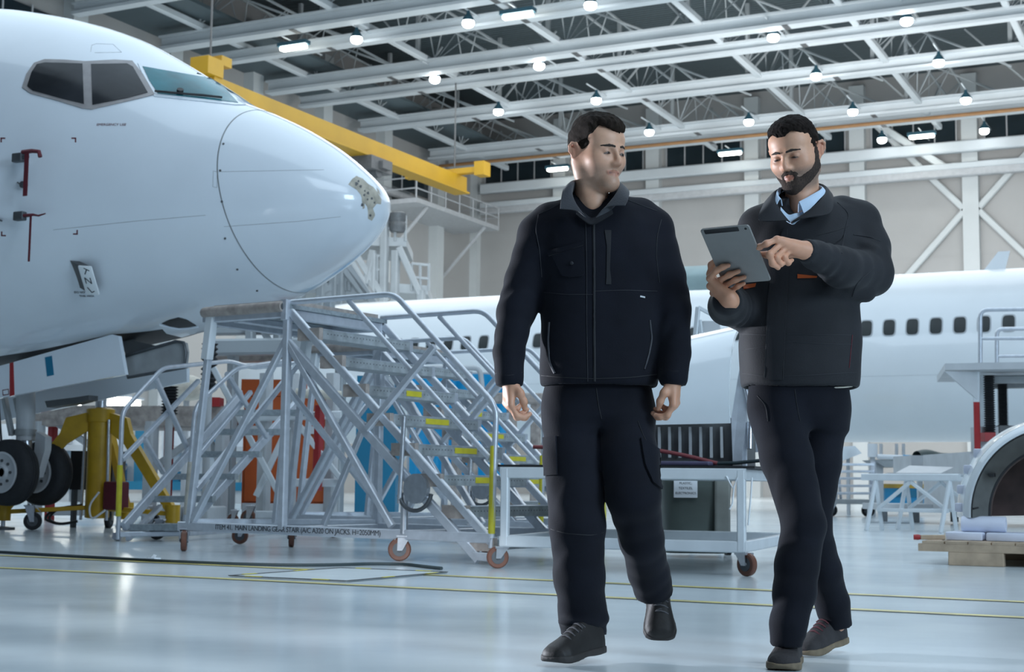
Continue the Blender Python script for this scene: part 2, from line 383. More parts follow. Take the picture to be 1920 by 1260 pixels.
# ---- lamps
def high_bay(loc, label):
    t = thing('high_bay_lamp', label, 'lamp', loc, 0, 'round high bay lamps')
    MB().lathe([(.06, .5), (.09, .36), (.2, .22), (.25, .10), (.25, .06), (.2, .06)], (0, 0, 0), n=16).build('housing', 'lamphouse', t, 40)
    MB().lathe([(.23, .059), (.25, 0), (.24, -.10), (.17, -.18), (.08, -.21), (.0, -.22)], (0, 0, 0), n=16).build('lens', 'lampglow', t, 60)
    MB().bar((0, -1.2, .52), (0, 2.2, .52), .06, .06).build('hanger', 'roofwhite', t)
    return t
LX = [-34.17, -28.63, -23.03, -17.5, -11.86]
names = {0: 'leftmost', 1: 'second from the left', 2: 'third from the left', 3: 'fourth from the left', 4: 'rightmost'}
rown = {53.2: 'in the topmost row below the roof', 60.2: 'in the second row from the top', 66.95: 'in the third row from the top', 74.3: 'in the fourth row, above the orange pipe', 81.2: 'in the lowest row, before the wall windows'}
base = None
seen = [(-34.17, 53.2), (-28.63, 53.2), (-23.03, 53.2), (-34.17, 60.2), (-28.63, 60.2), (-17.55, 60.4), (-11.9, 60.5), (-34.17, 66.95), (-28.63, 66.95), (-17.44, 67.1), (-11.81, 67.2),
        (-28.61, 74.3), (-22.96, 74.3), (-17.44, 74.4), (-11.79, 74.4), (-17.43, 81.2), (-11.95, 81.3)]
byrow = {}
for x, y in seen:
    r = min(rown, key=lambda q: abs(q-y)); byrow.setdefault(r, []).append((x, y))
for r, L in byrow.items():
    L.sort()
    for k, (x, y) in enumerate(L):
        wd = 'leftmost' if k == 0 else ('rightmost' if k == len(L)-1 else ORD[k+1]+' from the left')
        lb = 'round high bay lamp, %s %s' % (wd, rown[r])
        yy = min(y, YB-.95)
        z = ONP(*[0, 0], 2, 1).z if False else 19.9
        if y > YB-.95: z = 19.9*(YB-.95)/y
        k_ = min(.978, (YB-1.0)/y); loc = (x*k_, y*k_, CH+(19.9-CH)*k_)
        if base is None: base = high_bay(loc, lb)
        else: dup(base, loc, 0, lb)
tb = None
for (x, y, lb) in ((-37.28, 52.9, 'over the yellow crane beam, nearest the airliner cockpit'), (-26.2, 53.0, 'near the top of the roof, between two round lamps'), (-15.22, 81.0, 'beside the right-hand pillar high on the wall'), (-26.1, 80.8, 'between the heads of the two men'), (-37.07, 80.7, 'beside the head of the man without a tablet')):
    s = min(.98, (YB-1.1)/y); loc = (x*s, y*s, CH+(19.9-CH)*s)
    if tb is None:
        tb = thing('long_ceiling_lamp', 'long lit tube lamp '+lb, 'lamp', loc, 0, 'long tube lamps')
        MB().bx(-.75, -.2, 0, .75, .2, .16).build('housing', 'lamphouse', tb)
        MB().bar((0, -.9, .18), (0, 2.2, .18), .05, .05).build('hanger', 'roofwhite', tb)
        MB().rbox(-.66, -.17, -.18, .66, .17, -.005, .08).build('lens', 'tubeglow', tb, 40)
    else: dup(tb, loc, 0, 'long lit tube lamp '+lb)
# ---- yellow overhead crane: girder running towards the back wall, end trucks on the roof beams
g0 = AT(428, 185, 55.0); zt, zb = 18.95, 17.35
cx = -33.0
pa = ONP(867, 348, 0, cx)
t = thing('overhead_crane', 'yellow overhead crane girder hanging under the roof behind the airliner nose', 'crane', (cx, pa.y, pa.z))
L = pa.y-ONP(392, 146, 0, cx).y
MB().bx(-.24, -L, -.36, .24, 0, .36).build('girder', 'crane', t, None)
MB().bx(-.4, -L, -.44, .4, 0, -.36).build('lower_flange', 'crane', t)
MB().bx(-2.6, -1.0, .36, 1.4, -.6, .62).build('end_truck', 'crane', t)
MB().bx(1.2, -1.1, .2, 1.7, -.4, .85).build('drive_motor', 'crane', t)
ty = ONP(390, 146, 0, cx).y-pa.y
MB().bx(-.5, ty-.4, .36, .3, ty+.5, 1.0).bx(-.9, ty+.5, .9, .2, ty+1.1, 1.25).build('trolley_bracket', 'crane', t)
for y_ in (ty+.1, -.8): MB().bar((0, y_, .36), (0, y_, 19.56-pa.z), .06, .06).build('hanger', 'dgrey', t)
for zz in (3.46, 3.60, 3.66, 3.84, 3.93, 4.0, 4.16): struct(MB().bx(-16, -5.03, zz-.02, 12, -4.97, zz+.018).build('shadow_band_bar', 'lgrey'), 'added horizontal bar behind the camera, casting a shadow band on the floor')  # unseen bars added only to throw dark bands across the floor
for x_ in (-16, 12): struct(MB().bx(x_-.1, -5.1, 0, x_+.1, -4.9, 5).build('shadow_bar_post', 'lgrey'), 'added post holding the shadow-casting bars behind the camera')  # added supports for the band-casting bars, out of view
hy = ONP(693, 290, 0, cx).y-pa.y
MB().bx(-.6, hy-.8, -1.0, .6, hy+.9, -.44).bx(-.8, hy-.2, -.9, .8, hy+.5, -.6).build('hoist', 'dgrey', t)
MB().lathe([(.28, -.5), (.28, .5)], (0, hy, -1.0), (1, 0, 0), 14).build('hoist_drum', 'dark_steel', t, 40)
# ---- balcony and doorway on the left wall
bl = ONP(790, 405, 0, XL+.6)
t = thing('wall_balcony', 'grey maintenance balcony fixed high on the left wall near the corner', 'balcony', (XL, bl.y, bl.z))
MB().bx(.0, -5, -.25, 3.2, 5, 0).build('deck', 'lgrey', t)
rl = MB()
for z in (.55, 1.15):
    rl.tube((3.15, -5, z), (3.15, 5, z), .04, 6); rl.tube((0, -5, z), (3.15, -5, z), .04, 6); rl.tube((0, 5, z), (3.15, 5, z), .04, 6)
for k in range(7): rl.tube((3.15, -5+10*k/6, 0), (3.15, -5+10*k/6, 1.15), .04, 6)
rl.build('railing', 'lgrey', t)
MB().bar((.1, -3.5, -3.2), (3.0, -3.5, -.25), .16).build('bracket', 'lgrey', t); MB().bar((.1, 3.5, -3.2), (3.0, 3.5, -.25), .16).build('bracket', 'lgrey', t)
struct(MB().bx(XL+.003, bl.y-4.5, bl.z, XL+.1, bl.y-.5, bl.z+3.4).build('door_1', mat('dark_balcony_door', (.13, .15, .16), .4, 0, .2, 1)))
# ---- floor lines, cable, pit cover
def strip(name, pts, w, m, z=.004):
    b = MB(); P = [Vector((p[0], p[1], z)) for p in pts]
    for a, c in zip(P, P[1:]):
        d = (c-a).normalized(); nn = Vector((-d.y, d.x, 0))*w/2
        b.add([a-nn, c-nn, c+nn, a+nn], [(0, 1, 2, 3)])
    return b.build(name, m)
def xline(px, py, w):
    p = FL(px, py); return [(-30, p.y, 0), (14, p.y, 0)]
l1 = [FL(*p) for p in ((0, 1064), (480, 1090), (960, 1113), (1580, 1143), (1920, 1157))]
l2 = [FL(*p) for p in ((0, 1042), (480, 1062), (960, 1089), (1580, 1114), (1920, 1128))]
for nm, L_, lb in (('floor_marking', l1, 'nearer'), ('floor_marking', l2, 'farther')):
    a = Vector((np.polyfit([p.x for p in L_], [p.y for p in L_], 1)[0], 0, 0)); c = np.polyfit([p.x for p in L_], [p.y for p in L_], 1)
    o = strip(nm, [(-34, c[0]*-34+c[1]), (16, c[0]*16+c[1])], .085 if lb == 'nearer' else .09, 'linegold'); struct(o, '%s of the two thin yellow lines painted on the floor' % lb)
pts = [FL(*p) for p in ((-200, 1028), (0, 1038), (160, 1047), (300, 1055), (450, 1061), (560, 1063), (640, 1062), (700, 1060), (760, 1061), (800, 1066), (828, 1069))]
tag(MB().path([p+Vector((0, 0, .012)) for p in pts], .012, 6, round_=.2).build('floor_cable', 'cable', None, 60), 'dark cable lying across the pale floor in front of the rolling stairs', 'cable')
pc = [FL(*p) for p in ((430, 1082), (640, 1067), (838, 1075), (650, 1092))]
t = thing('pit_cover', 'flat floor pit cover with a striped tape border in front of the stairs', 'cover', (0, 0, 0))
MB().slab([p+Vector((0, 0, .002)) for p in pc], (0, 0, .006)).build('lid', mat('pit_lid_grey', (.50, .57, .60), .4, 0, .12, 6, .3, 60), t)
bt = MB()
for a, c in zip(pc, pc[1:]+pc[:1]):
    bt.bar(a+Vector((0, 0, .0095)), c+Vector((0, 0, .0095)), .02, .003); n_ = int((c-a).length/.11)
    for k in range(1, n_, 4):
        p = a+(c-a)*(k/n_); q = a+(c-a)*((k+1)/n_); MB().bar(p+Vector((0, 0, .0115)), q+Vector((0, 0, .0115)), .021, .002).build('yellow_stripe', 'sign_yellow', t)
bt.build('striped_border', 'black', t)
q = FL(288, 1049); sw = MB(); sw.slab([(-.05, -.02, 0), (.03, -.03, 0), (.05, .02, 0), (-.02, .03, 0)], (0, 0, .012)); sw.slab([(-.02, -.01, .012), (.02, -.01, .012), (.015, .01, .03), (-.01, .01, .035)], (0, .004, 0))
o = sw.build('paper_scrap', 'paper'); o.location = (q.x, q.y, .001); tag(o, 'small crumpled white paper scrap lying on the floor before the low stair', 'paper')
# ================================================================== aircraft
def pchip(xs, ys):
    xs = np.array(xs, float); ys = np.array(ys, float); h = np.diff(xs); d = np.diff(ys)/h
    m = np.zeros_like(ys); m[0] = d[0]; m[-1] = d[-1]
    for i in range(1, len(xs)-1):
        if d[i-1]*d[i] > 0:
            w1 = 2*h[i]+h[i-1]; w2 = h[i]+2*h[i-1]; m[i] = (w1+w2)/(w1/d[i-1]+w2/d[i])
    def f(x):
        x = np.clip(x, xs[0], xs[-1]); i = min(max(int(np.searchsorted(xs, x)-1), 0), len(h)-1); t = (x-xs[i])/h[i]
        return (2*t**3-3*t**2+1)*ys[i]+(t**3-2*t**2+t)*h[i]*m[i]+(-2*t**3+3*t**2)*ys[i+1]+(t**3-t**2)*h[i]*m[i+1]
    return f
def sq(L): return [math.sqrt(a) for a, _ in L], [b for _, b in L]
TOP = [(0, 3.37), (.08, 3.55), (.26, 3.73), (.66, 4.04), (1.06, 4.275), (1.47, 4.47), (1.75, 4.59), (1.97, 4.735), (2.26, 4.92), (2.71, 5.19), (3.17, 5.44), (3.72, 5.66), (4.28, 5.83), (4.86, 5.97), (5.37, 6.05), (6.5, 6.12), (15, 6.14)]
BOT = [(0, 3.37), (.05, 3.20), (.18, 3.05), (.37, 2.90), (.75, 2.68), (1.1, 2.51), (1.54, 2.37), (2.09, 2.23), (2.58, 2.13), (3.35, 2.02), (4.31, 1.90), (5.2, 1.84), (7, 1.82), (15, 1.82)]
WID = [(0, 0), (.05, .21), (.18, .40), (.37, .57), (.75, .82), (1.1, .99), (1.54, 1.17), (2.09, 1.35), (2.58, 1.48), (3.35, 1.65), (4.3, 1.79), (5.5, 1.87), (7, 1.88), (15, 1.88)]
ZC = [(0, 3.37), (1.5, 3.45), (3, 3.70), (5, 3.92), (15, 3.95)]
fT, fB, fW, fZ = [pchip(*sq(L)) for L in (TOP, BOT, WID, ZC)]
NX, NY = -7.66, 12.5
def skin(s, a):
    q = math.sqrt(s); zt, zb, w, zc = fT(q), fB(q), fW(q), fZ(q)
    # the crown narrows beside the windscreens
    c, sn = math.cos(a), math.sin(a)
    h = (zt-zc) if sn > 0 else (zc-zb)
    e = 1.0
    if sn > 0:
        k = math.exp(-((s-2.3)/.8)**2)*.22; c = math.copysign(abs(c)**(1+k*.6), c)
    return Vector((-s, w*c, zc+h*sn))
JT = .17
def hull(s0, s1, n, m=96, tilt=None):
    b = MB(); q0, q1 = math.sqrt(s0), math.sqrt(s1); rows_ = []
    for i in range(n+1):
        row = []
        for k in range(m):
            a = 2*math.pi*k/m; u = i/n
            tl = JT*math.sin(a)
            e0 = math.sqrt(s0+(tl if tilt == 0 else 0)); e1_ = math.sqrt(s1+(tl if tilt == 1 else 0))
            row.append(skin(max((e0+(e1_-e0)*u)**2, 1e-6), a))
        rows_.append(row)
    vs = [p for r_ in rows_ for p in r_]
    b.add(vs, [(i*m+k, (i+1)*m+k, (i+1)*m+(k+1) % m, i*m+(k+1) % m) for i in range(n) for k in range(m)])
    return b
JS = 1.24
jet = thing('airliner', 'white airliner on jacks with its nose pointing right, damaged paint on the nose tip', 'airplane', (NX, NY, 0))
hb = hull(JS+.012, 15.0, 90, tilt=0)
hb.build('fuselage', 'plane', jet, 180)
hull(0, JS, 60, tilt=1).build('radome', 'plane', jet, 180)
jr = MB(); jr.path([skin(JS+.006+JT*math.sin(2*math.pi*k/72), 2*math.pi*k/72) for k in range(72)], .0042, 6, closed=True)
jr.build('radome_seam', 'grey', jet, 60)
full = hull(0, 15.0, 150)
bvh = BVHTree.FromPolygons([Vector(v) for v in full.v], full.f)
JO = Vector((NX, NY, 0))
def hit(px, py):
    d = ray(px, py).normalized(); p, nrm, i, dist = bvh.ray_cast(EYE-JO, d)
    if p is None: return None, None
    if nrm.dot(d) > 0: nrm = -nrm
    return p, nrm
def patch_from(poly, off, thick, rings=7, sub=6, mirror=True, project=None):
    pr = project or (lambda x, y: hit(x, y))
    P = []
    n = len(poly)
    for i in range(n):
        a, c = poly[i], poly[(i+1) % n]
        for k in range(sub): P.append((a[0]+(c[0]-a[0])*k/sub, a[1]+(c[1]-a[1])*k/sub))
    cx_, cy_ = sum(p[0] for p in P)/len(P), sum(p[1] for p in P)/len(P)
    K = len(P); out = []
    for r_ in range(1, rings+1):
        for p in P: out.append((cx_+(p[0]-cx_)*r_/rings, cy_+(p[1]-cy_)*r_/rings))
    pts = [pr(cx_, cy_)]+[pr(*p) for p in out]
    last = next(p for p in pts if p[0] is not None)
    pts = [p if p[0] is not None else last for p in pts]
    top = [p+nn*(off+thick) for p, nn in pts]; bot = [p+nn*off for p, nn in pts[-K:]]
    fs = [(0, 1+k, 1+(k+1) % K) for k in range(K)]
    for r_ in range(rings-1):
        fs += [(1+r_*K+k, 1+(r_+1)*K+k, 1+(r_+1)*K+(k+1) % K, 1+r_*K+(k+1) % K) for k in range(K)]
    o = len(top); b0 = 1+(rings-1)*K
    fs += [(b0+k, o+k, o+(k+1) % K, b0+(k+1) % K) for k in range(K)]
    b = MB(); b.add(top+bot, fs)
    if mirror:
        b2 = MB(); b2.add([Vector((p.x, -p.y, p.z)) for p in top+bot], [f[::-1] for f in fs]); return b, b2
    return b, None
M['wframe'] = mat('beige_window_frame', (.36, .34, .34), .5, .2, .15, 8)
M['glass_dark'] = mat('dark_cockpit_glass', (.03, .033, .038), .18, 0, .4, 2, spec=.25)
M['glass_teal'] = mat('teal_cockpit_glass', (.008, .19, .235), .2, 0, .45, 2.5, spec=.3)
fr_side = [(42, 165), (50, 140), (64, 119), (84, 112), (120, 113), (160, 116), (215, 113), (248, 115), (268, 140), (290, 178), (262, 185), (215, 196), (172, 206), (155, 204), (110, 190), (58, 176)]
for k, (nm, poly, off, th, m) in enumerate((
        ('window_frame', fr_side, .002, .008, 'wframe'),
        ('cockpit_window', [(52, 163), (60, 137), (70, 122), (85, 119), (155, 121), (158, 196), (120, 187), (62, 171)], .011, .005, 'glass_dark'),
        ('cockpit_window', [(171, 122), (238, 121), (249, 127), (277, 175), (240, 185), (174, 198)], .011, .005, 'glass_dark'),
        ('windscreen_frame', [(258, 119), (300, 124), (411, 145), (430, 167), (461, 197), (440, 197), (289, 181), (268, 142)], .002, .007, 'plane'),
        ('windscreen', [(267, 126), (300, 132), (405, 150), (425, 172), (446, 194), (296, 177), (280, 153)], .010, .004, 'glass_teal'))):
    a, b2 = patch_from(poly, off, th, 8, 8)
    a.build(nm, m, jet, 50); b2.build(nm, m, jet, 50)
def skin_line(pts, r, name, m, off=.004, parent=jet):
    P = []
    for (a, c) in zip(pts, pts[1:]):
        for k in range(8):
            h_ = hit(a[0]+(c[0]-a[0])*k/8, a[1]+(c[1]-a[1])*k/8)
            if h_[0] is not None: P.append(h_[0]+h_[1]*off)
    return MB().path(P, r, 6).build(name, m, parent, 60)
skin_line([(290, 175), (340, 180), (378, 183), (420, 188)], .012, 'wiper', 'black', .03)
b = MB(); p, nn = hit(337, 177); b.lathe([(.035, 0), (.035, .06)], p, nn, 10); b.build('wiper_pivot', 'black', jet, 40)
for pts in ([(170, 97), (172, 85), (180, 82), (212, 83), (228, 98), (170, 99)], [(412, 322), (520, 320), (620, 318)], [(100, 431), (250, 415), (405, 402)], [(420, 425), (560, 415), (650, 405)], [(400, 320), (399, 350), (407, 352), (407, 322), (400, 321)]):
    skin_line(pts, .0022, 'panel_seam', 'grey', .0)
for px, py in ((419, 270), (413, 320), (416, 378), (422, 447), (445, 505), (482, 545)):
    p, nn = hit(px, py); MB().lathe([(.012, -.002), (.012, .006)], p, nn, 8).build('fastener', 'dgrey', jet, 40)
# worn paint at the nose tip
wm = mat('worn_nose_primer', (.50, .46, .38), .6, 0, .35, 14, .3, 60)
dmg = [(653, 346), (660, 336), (668, 330), (680, 335), (690, 345), (700, 351), (709, 362), (715, 374), (714, 383), (706, 382), (699, 391), (703, 402), (696, 413), (691, 402), (688, 387), (681, 378), (676, 365), (668, 355)]
patch_from(dmg, .0005, .002, 8, 3, False)[0].build('paint_damage', wm, jet, 30)
for poly in ([(690, 398), (698, 395), (703, 404), (697, 414), (690, 410)], [(678, 372), (683, 378), (684, 390), (680, 392)], [(706, 352), (711, 358), (713, 366), (708, 360)]):
    patch_from(poly, .0005, .002, 3, 3, False)[0].build('paint_damage', wm, jet, 30)
for px, py, r_ in ((668, 345, 3), (676, 350, 2.4), (672, 340, 2), (690, 362, 2.4), (683, 366, 2), (697, 372, 2), (689, 374, 1.6), (702, 380, 1.6), (694, 404, 2.2), (679, 384, 2.6), (684, 358, 1.5)):
    patch_from([(px+r_*math.cos(t)*(1+.4*math.sin(3*t+px)), py+r_*math.sin(t)*1.2) for t in np.linspace(0, 5.6, 8)], .0022, .0012, 2, 2, False)[0].build('paint_chip', 'dgrey', jet, 30)
# red corner marks, lettering
for (x, y, sx, sy) in ((143, 258, -1, 1), (146, 440, -1, -1), (2, 443, 1, -1), (1, 258, 1, 1)):
    for q in ([(x, y), (x+sx*9, y), (x+sx*9, y+sy*2.5), (x, y+sy*2.5)], [(x, y), (x+sx*2.5, y), (x+sx*2.5, y+sy*9), (x, y+sy*9)]):
        patch_from(q, .0006, .001, 2, 2, False)[0].build('corner_mark', 'maroon', jet, 30)
def skin_text(name, body, px, py, size, m, dx=1.0, dy=0.0, off=.003):
    p, nn = hit(px, py); q, _ = hit(px+8*dx, py+8*dy); xa = (q-p).normalized(); ya = nn.cross(xa)
    return text(name, body, size, m, jet, frame_mtx(p+nn*off, xa, ya))
skin_text('lettering', 'EMERGENCY USE', 209, 234, .04, 'maroon', 1, 0)
skin_text('lettering', 'DO NOT PAINT', 160, 548, .035, 'ink', 1, 0)
skin_text('lettering', 'THIS AREA', 163, 555, .035, 'ink', 1, 0)
# pitot probes with red ribbons
for (px, py) in ((47, 302), (50, 403)):
    p, nn = hit(px, py); fwd_ = Vector((1, 0, 0)); t_ = p+nn*.13
    k = MB(); k.slab([p+Vector((-.16, 0, -.02)), p+Vector((.02, 0, -.02)), t_+Vector((.05, 0, -.02)), t_+Vector((-.04, 0, -.02))], (0, 0, .03)); k.build('probe_mast', 'plane', jet)
    MB().tube(t_+Vector((-.06, 0, 0)), t_+Vector((.14, 0, 0)), .018, 10).build('probe_tube', 'dark_steel', jet, 50)
    MB().rbox(t_.x-.05, t_.y-.035, t_.z-.045, t_.x+.075, t_.y+.035, t_.z+.045, .01).build('probe_cover', 'dark_steel', jet)
    if py < 350:
        MB().path([t_+Vector((.07, -.01, .05)), t_+Vector((.2, -.01, .05)), t_+Vector((.29, -.01, .035)), t_+Vector((.31, -.01, -.02))], .022, 6).build('ribbon_strap', 'maroon', jet, 60)
        MB().bx(t_.x+.11, t_.y-.02, t_.z-.40, t_.x+.165, t_.y-.012, t_.z+.05).build('ribbon', 'maroon', jet)
    else:
        MB().path([t_+Vector((.07, -.01, 0)), t_+Vector((.2, -.01, 0)), t_+Vector((.27, -.01, -.015)), t_+Vector((.36, -.01, 0))], .018, 6, r2=.006).build('ribbon_strap', 'maroon', jet, 60)
        MB().bx(t_.x+.16, t_.y-.018, t_.z-.47, t_.x+.185, t_.y-.012, t_.z-.0).build('ribbon', 'maroon', jet)
for (px, py, l) in ((43, 348, .1), (4, 412, .12)):
    p, nn = hit(px, py); MB().slab([p+Vector((-l, 0, .05)), p+nn*.08+Vector((.02, 0, 0)), p+Vector((.0, 0, -.02))], (0, .01, .012)).build('vane', 'dark_steel', jet)
p, nn = hit(47, 347); MB().lathe([(.035, 0), (.035, .05)], p, nn, 12).build('vane_hub', 'dark_steel', jet, 40)
# stand-off plate with three marks
p, nn = hit(142, 515); q, _ = hit(151, 545); ya = (p-q).normalized(); xa = ya.cross(nn).normalized()
if xa.x < 0: xa = -xa
za = (nn*.75+Vector((.55, 0, 0))).normalized(); pc_ = p+nn*.09+xa*.19
blk = MB(); A_ = [p+xa*sx*.05+ya*sy*.16-nn*.03 for sx, sy in ((-1, -1), (1, -1), (1, 1), (-1, 1))]; B_ = [pc_+xa*sx*.06+ya*sy*.165-nn*.012 for sx, sy in ((-1, -1), (1, -1), (1, 1), (-1, 1))]
blk.add(A_+B_, [(3, 2, 1, 0), (4, 5, 6, 7)]+[(i, (i+1) % 4, 4+(i+1) % 4, 4+i) for i in range(4)])
blk.build('plate_block', 'dgrey', jet)
mt = Matrix((xa, ya, xa.cross(ya))).transposed().to_4x4(); mt.translation = pc_
MB().rbox(-.075, -.175, -.012, .075, .175, .014, .012).build('marker_plate', mat('white_plate', (.8, .84, .86), .5, 0, .03, 4), jet, 30).data.transform(mt)
for k, ch in enumerate('TNL'):
    text('plate_letter', ch, .11, 'ink', jet, mt @ Matrix.Translation((0, .11-.11*k, .0155)) @ Matrix.Rotation(.5*(k-1), 4, 'Z'))
# belly: wheel well opening, intake scoop
def below(x, y):
    pz = bvh.ray_cast(Vector((x, y, -1)), Vector((0, 0, 1)))
    return (pz[0], -pz[1] if pz[1].z > 0 else pz[1]) if pz[0] is not None else (None, None)
patch_from([(-5.4, -.42), (-3.1, -.42), (-2.5, -.25), (-2.5, .25), (-3.1, .42), (-5.4, .42)], .002, .004, 5, 4, False, below)[0].build('wheel_well_shade', 'black', jet, 60)  # flat black patch on the belly, paints in the well's dark interior
patch_from([(303, 606), (318, 599), (335, 595), (350, 599), (368, 610), (352, 613), (335, 614), (318, 611)], .002, .004, 4, 4, False)[0].build('intake_opening', 'black', jet, 60)
patch_from([(299, 607), (318, 612), (335, 615), (352, 614), (372, 611), (366, 622), (340, 629), (312, 622)], .002, .02, 4, 4, False)[0].build('intake_lip', 'plane', jet, 60)
# nose gear doors hanging beside the well
def ygrid(poly, Y, d): return MB().slab([ONP(px, py, 1, Y)-JO for px, py in poly], (0, d, 0))
DY = NY-.50
dr = ygrid([(-260, 762), (-260, 800), (0, 746), (235, 702), (228, 664), (222, 630), (210, 627), (0, 686)], DY, .05).build('gear_door', 'plane', jet)
st_ = ygrid([(18, 681), (25, 679), (27, 741), (18, 743)], DY-.003, .004).build('red_stripe', 'red', dr)
ygrid([(84, 670), (97, 667), (101, 703), (88, 706)], DY-.003, .004).build('blue_patch', 'blue', dr)
ygrid([(4, 731), (5, 742), (17, 740), (16, 729)], DY-.003, .002).build('door_decal', 'maroon', dr)
ygrid([(5.5, 732.5), (6.4, 740), (15.5, 738.4), (14.8, 730.6)], DY-.004, .002).build('door_decal', 'plane', dr)
ygrid([(-200, 800), (-200, 830), (100, 768), (350, 716), (350, 690), (232, 702), (0, 746)], NY+.42, .05).build('gear_door', 'plane', jet)
gp = ygrid([(228, 664), (238, 709), (345, 690), (348, 660), (345, 642), (332, 640), (238, 666)], DY+.12, .06).build('door_panel', 'grey', jet)
MB().path([ONP(px, py, 1, DY+.11)-JO for px, py in ((229, 668), (240, 708), (346, 689), (349, 660), (344, 642), (330, 640), (234, 668))], .018, 6, closed=True).build('panel_rim', 'dark_steel', gp, 60)
dk = ygrid([(222, 628), (232, 625), (256, 640), (300, 650), (236, 667)], DY+.3, .02).build('well_gap_shade', 'dgrey', jet)  # dark sheet set in the gap, its colour stands for the shade inside
ygrid([(84, 752), (140, 745), (166, 741), (166, 750), (140, 757), (88, 764)], NY-.1, .15).build('door_actuator', 'dgrey', jet)
# ---- nose landing gear
gw = ONP(18, 886, 1, NY-.26); gc = Vector((gw.x, NY, gw.z))
def lj(p): return Vector(p)-JO
ax0 = lj(gc)
gr = MB()
gr.tube(ax0+Vector((0, 0, -.05)), ax0+Vector((-.05, 0, .62)), .065, 14).build('gear_piston', 'zinc', jet, 60)
MB().tube(ax0+Vector((-.04, 0, .36)), ax0+Vector((-.1, 0, 1.5)), .105, 16).build('gear_strut', 'lgrey', jet, 60)
ex = MB(); ex.lathe([(.12, 0), (.12, .07)], ax0+Vector((-.045, 0, .42)), (0, 0, 1), 16); ex.bar(ax0+Vector((-.3, -.09, .85)), ax0+Vector((-.16, -.09, .42)), .07, .05); ex.bar(ax0+Vector((-.3, .09, .85)), ax0+Vector((-.16, .09, .42)), .07, .05); ex.tube(ax0+Vector((-.1, 0, .95)), ax0+Vector((1.0, 0, 1.25)), .05, 10)
ex.build('drag_brace', 'grey', jet, 40)
lk = MB(); lk.slab([ax0+Vector((.16, -.05, .46)), ax0+Vector((.3, -.05, .4)), ax0+Vector((.3, -.05, .25)), ax0+Vector((.2, -.05, -.05)), ax0+Vector((.14, -.05, .2))], (0, .1, 0)); lk.build('torque_link', 'lgrey', jet)
MB().tube(ax0+Vector((0, -.34, 0)), ax0+Vector((0, .34, 0)), .045, 12).build('axle', 'steel', jet, 50)
def wheel(c, R_, w, nm='gear_wheel'):
    t_ = MB(); prof = [(R_*.55, -w*.5), (R_*.80, -w*.56), (R_*.93, -w*.46), (R_*.99, -w*.28), (R_, -w*.1), (R_*.985, -w*.09), (R_*.985, -w*.06), (R_, -w*.05), (R_, w*.05), (R_*.985, w*.06), (R_*.985, w*.09), (R_, w*.1), (R_*.99, w*.28), (R_*.93, w*.46), (R_*.80, w*.56), (R_*.55, w*.5)]
    o = t_.lathe(prof, c, (0, 1, 0), 40).build(nm, 'rubber', jet, 50)
    h_ = MB(); h_.lathe([(R_*.60, -w*.50), (R_*.62, -w*.585), (R_*.56, -w*.60), (R_*.50, -w*.53), (R_*.26, -w*.53), (R_*.22, -w*.60), (.07, -w*.64), (.05, -w*.60), (.05, w*.48), (R_*.2, w*.44), (R_*.24, w*.26), (R_*.46, w*.30), (R_*.53, w*.44), (R_*.60, w*.51), (R_*.56, w*.5)], c, (0, 1, 0), 32)
    h_.build('hub', 'lgrey', o, 40)
    bl_ = MB()
    for k in range(8):
        a = k*math.pi/4; bl_.lathe([(.018, -w*.59), (.018, -w*.5)], c+Vector((R_*.35*math.cos(a), 0, R_*.35*math.sin(a))), (0, 1, 0), 6)
    bl_.build('bolt', 'dark_steel', o)
    return o
wheel(ax0+Vector((0, -.26, 0)), .37, .22); wheel(ax0+Vector((0, .26, 0)), .37, .22)
MB().path([ax0+Vector((-.32, -.1, 1.1)), ax0+Vector((-.36, -.12, .8)), ax0+Vector((-.3, -.1, .3)), ax0+Vector((-.1, -.1, .1))], .014, 6).build('brake_line', 'black', jet, 60)
# ---- second airliner, farther away
AY, AZ, AR = 34.75, 3.60, 1.96
far = thing('airliner', 'white airliner with a row of dark cabin windows, standing behind both men', 'airplane', (-3.0, AY, 0))
xe = ONP(640, 650, 1, AY).x+3.0
prof = [(.02, xe-3.6), (.5, xe-3.5), (.95, xe-3.1), (1.35, xe-2.5), (1.68, xe-1.7), (1.88, xe-.8), (AR, xe+.4), (AR, 22)]
MB().lathe([(r_, z) for r_, z in prof], (0, 0, AZ), (1, 0, 0), 72).build('fuselage', 'plane2', far, 180)
x0 = ONP(1667, 613, 1, AY-1.9).x+3.0; zw = ONP(1667, 614, 1, AY-1.9).z
wb = MB()
yy = -math.sqrt(max(.01, AR**2-(zw-AZ)**2))
def wpt(u, v): # on hull surface
    z = zw+v; return Vector((u, -math.sqrt(AR**2-(z-AZ)**2)-.004, z))
W2, H2 = .125, .175
def winmesh(k, m_, off, grow=0.0):
    wv = MB(); pts = []
    for a in np.linspace(0, 2*math.pi, 24, endpoint=False):
        c, s_ = math.cos(a), math.sin(a); u = math.copysign(abs(c)**.5, c)*(W2+grow); v = math.copysign(abs(s_)**.5, s_)*(H2+grow)
        p_ = wpt(u, v); p_.y -= off; pts.append(p_)
    c_ = wpt(0, 0); c_.y -= off
    wv.add([c_]+pts+[p_+Vector((0, .03, 0)) for p_ in pts], [(0, 1+i, 1+(i+1) % 24) for i in range(24)]+[(1+i, 25+i, 25+(i+1) % 24, 1+(i+1) % 24) for i in range(24)])
    return wv
w0 = None
wdark = mat('dark_cabin_window', (.012, .020, .022), .3, 0, .3, 3)
